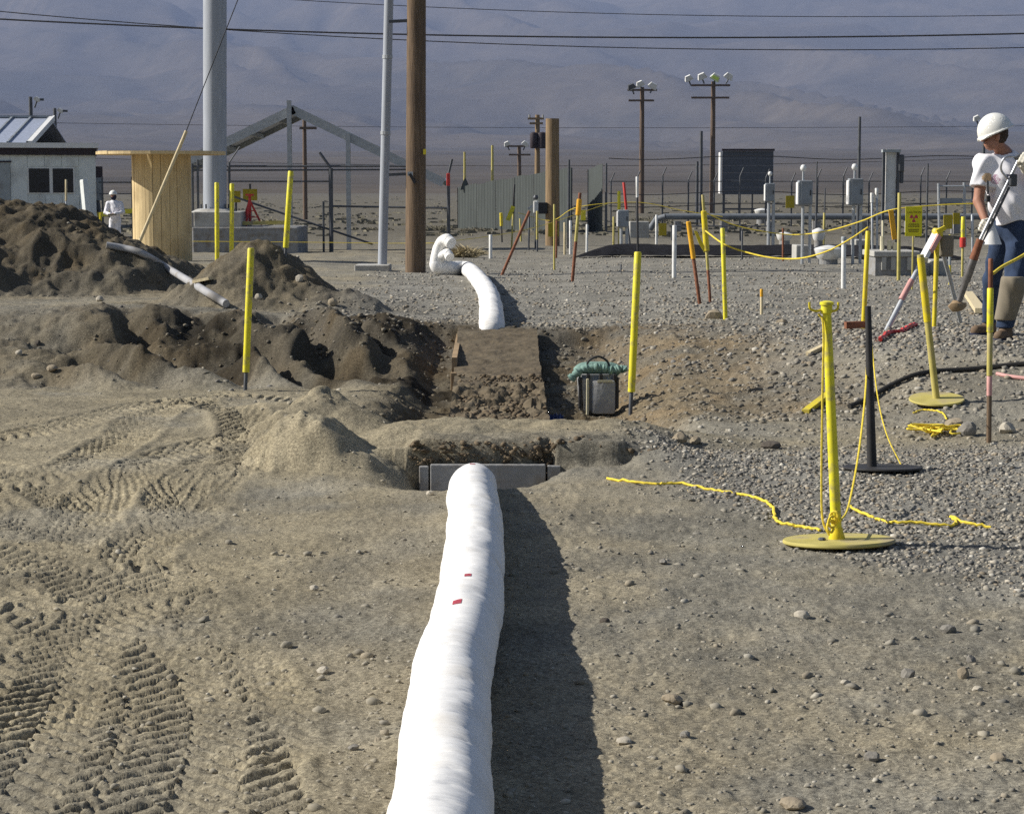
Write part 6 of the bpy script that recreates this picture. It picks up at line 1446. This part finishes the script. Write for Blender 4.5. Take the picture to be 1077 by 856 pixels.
# ------------------------------------------------------------------ gravel: uncountable stones as one mesh
def gravel():
    rg = np.random.default_rng(21); base = []
    for s in range(10):
        bm = bmesh.new(); bmesh.ops.create_icosphere(bm, subdivisions=1, radius=1); q = rg.normal(0, 0.17, (len(bm.verts), 3))
        base.append((np.array([v.co[:] for v in bm.verts])*np.array([1, rg.uniform(0.65, 1), rg.uniform(0.45, 0.75)])+q, np.array([[v.index for v in f.verts] for f in bm.faces]))); bm.free()
    pts = []
    def zone(n, x0, x1, y0, y1, smin_, smax, keep, fan=False, power=2.2):
        y = rg.uniform(0, 1, n); y = 1/(1/y0+(1/y1-1/y0)*y) if fan else y0+(y1-y0)*y
        x = (x0+(x1-x0)*rg.random(n)); x = x*y if fan else x
        m = rg.random(n) < keep(x, y); x = x[m]; y = y[m]; s = smin_+(smax-smin_)*rg.random(len(x))**power
        s = np.maximum(s, 0.55*y/FPX)
        pts.append(np.stack([x, y, s], 1))
    zone(13000, -0.285, 0.285, 4.7, 17.0, 0.0035, 0.013, lambda x, y: 0.5*(1-0.75*trk(x, y)), True)
    zone(2800, -0.285, 0.285, 4.7, 14.0, 0.008, 0.028, lambda x, y: np.clip(0.22+0.7*fbm(x*1.2, y*1.2, 3, 1), 0.03, 1)*(1-0.9*trk(x, y)), True)
    zone(40000, 0.3, 4.6, 7.2, 14.2, 0.006, 0.021, lambda x, y: gravel_mask(x, y)*np.clip(0.75+0.8*fbm(x*2, y*2, 2, 2), 0.1, 1))
    zone(38000, -0.16, 0.285, 14.5, 60, 0.011, 0.034, lambda x, y: np.clip(gravel_mask(x, y)*0.9*(1-sst(40, 60, y))+0.04, 0, 1)*np.clip(0.7+1.0*fbm(x*1.2, y*1.2, 3, 2), 0.05, 1), True)
    zone(7000, -0.27, 0.12, 13.8, 28, 0.008, 0.030, lambda x, y: 0.6*moist(x, y), True, 3.6)
    zone(5000, 0.3, 4.6, 13.4, 19.5, 0.010, 0.036, lambda x, y: 0.5*np.ones_like(x), False, 2.4)
    Pn = np.concatenate(pts); x, y, s = Pn.T; z = H(x, y, True)
    nb = 900; xb = rg.uniform(-0.6, 0.85, nb); yb = 12.12+rg.uniform(0, 0.1, nb); zb = H(xb, yb+0.05, True)*rg.random(nb)-0.01; sb = 0.006+0.022*rg.random(nb)**2.5
    xb2 = rg.uniform(-0.44, 0.25, 700); yb2 = rg.uniform(13.9, 17.6, 700); zb2 = np.interp(yb2, [13.6, 15.3, 17.7, 19.7], [-0.10, -0.045, 0.05, 0.30]); sb2 = 0.008+0.026*rg.random(700)**3
    nb += 700; xb = np.concatenate([xb, xb2]); yb = np.concatenate([yb, yb2]); zb = np.concatenate([zb, zb2]); sb = np.concatenate([sb, sb2])
    isb = np.concatenate([np.zeros(len(x), bool), np.ones(nb, bool)]); x = np.concatenate([x, xb]); y = np.concatenate([y, yb]); s = np.concatenate([s, sb]); z = np.concatenate([z, zb])
    inpit = ~isb & (x > -0.53) & (x < 0.28) & (y > 11.2) & (y < 19.8); keep = ~inpit
    x, y, s, z, isb = x[keep], y[keep], s[keep], z[keep], isb[keep]; N = len(x)
    pal = np.array([[0.225, 0.210, 0.18], [0.29, 0.265, 0.22], [0.18, 0.17, 0.155], [0.36, 0.325, 0.265], [0.27, 0.225, 0.165], [0.13, 0.12, 0.105], [0.48, 0.45, 0.39]])
    ci = rg.choice(7, N, p=[0.22, 0.24, 0.13, 0.15, 0.14, 0.07, 0.05]); cl = pal[ci]*rg.uniform(0.8, 1.2, (N, 1))
    mo = np.where(x < 0.6, moist(x, y)*np.sqrt(rg.random(N)), 0.5*moist(x, y)*rg.random(N))[:, None]; cl = cl*(1-0.92*mo)+np.array([0.095, 0.077, 0.048])*rg.uniform(0.7, 1.4, (N, 1))*0.92*mo
    fr = ((1-gravel_mask(x, y))*(y < 16.5)*0.5)[:, None]; cl = cl*(1-fr)+soil_colour(x, y)*1.12*fr
    cl[isb] = np.array([0.15, 0.115, 0.075])*rg.uniform(0.7, 1.3, (isb.sum(), 1))
    V = []; F = []; C_ = []; off = 0; bi = rg.integers(0, 10, N); ang = rg.uniform(0, 6.283, N)
    for b in range(10):
        q = np.where(bi == b)[0]; bv, bf = base[b]; n = len(bv); c, s_ = np.cos(ang[q]), np.sin(ang[q])
        vx = (bv[None, :, 0]*c[:, None]-bv[None, :, 1]*s_[:, None])*s[q, None]+x[q, None]; vy = (bv[None, :, 0]*s_[:, None]+bv[None, :, 1]*c[:, None])*s[q, None]+y[q, None]
        vz = bv[None, :, 2]*s[q, None]+z[q, None]+0.04*s[q, None]
        V.append(np.stack([vx, vy, vz], -1).reshape(-1, 3)); F.append((bf[None]+(off+n*np.arange(len(q)))[:, None, None]).reshape(-1, 3)); C_.append(np.repeat(cl[q], n, 0)); off += n*len(q)
    V = np.concatenate(V).astype(np.float32); F = np.concatenate(F).astype(np.int32); C_ = np.concatenate(C_)
    me = bpy.data.meshes.new('gravel'); me.vertices.add(len(V)); me.vertices.foreach_set('co', V.ravel()); me.loops.add(F.size); me.loops.foreach_set('vertex_index', F.ravel())
    me.polygons.add(len(F)); me.polygons.foreach_set('loop_start', np.arange(0, F.size, 3, dtype=np.int32)); me.update(calc_edges=True)
    at = me.color_attributes.new('soil', 'FLOAT_COLOR', 'POINT'); at.data.foreach_set('color', np.concatenate([C_, np.ones((len(C_), 1))], 1).astype(np.float32).ravel())
    me.materials.append(STONE); o = bpy.data.objects.new('gravel', me); COL.objects.link(o); tag(o, 'grey and tan gravel strewn over the ground', 'gravel', kind='stuff')
    print('gravel stones', N)
def trk(x, y):
    m = np.zeros_like(x); q = np.where((x < 0.3) & (y < 20))[0]; m[q] = tracks_field(x[q], y[q])[1]; return np.clip(m, 0, 1)
gravel()
def scrubland():
    rg = np.random.default_rng(8); V = []; F = []; n = 1800
    Y = 1/(1/58+(1/700-1/58)*rg.random(n)**0.8); X = rg.uniform(-0.30, 0.30, n)*Y; k = fbm(X*0.05, Y*0.03, 3, 1) > -0.12; X = X[k]; Y = Y[k]; Z = H(X, Y)
    for x, y, z in zip(X, Y, Z):
        for j in range(5):
            r = rg.uniform(0.05, 0.22)*(1+y/250); h = rg.uniform(0.03, 0.12); a = rg.uniform(0, 3.14); dx, dy = math.cos(a)*r, math.sin(a)*r*0.7; ox, oy = rg.normal(0, 0.16, 2)*(1+y/250); o = len(V)
            V += [(x+ox-dx, y+oy-dy, z-0.03), (x+ox+dx, y+oy+dy, z-0.03), (x+ox+dx*0.7, y+oy+dy*0.7, z+h*0.8), (x+ox-dx*0.4, y+oy, z+h)]; F.append((o, o+1, o+2, o+3))
    o = MB().add(V, F).build('scrub_vegetation', 'scrub', None); tag(o, 'low dry scrub dotted over the far plain', 'scrub', kind='stuff')
scrubland()
for ob in bpy.data.objects:
    if 'o' in ob: del ob['o']
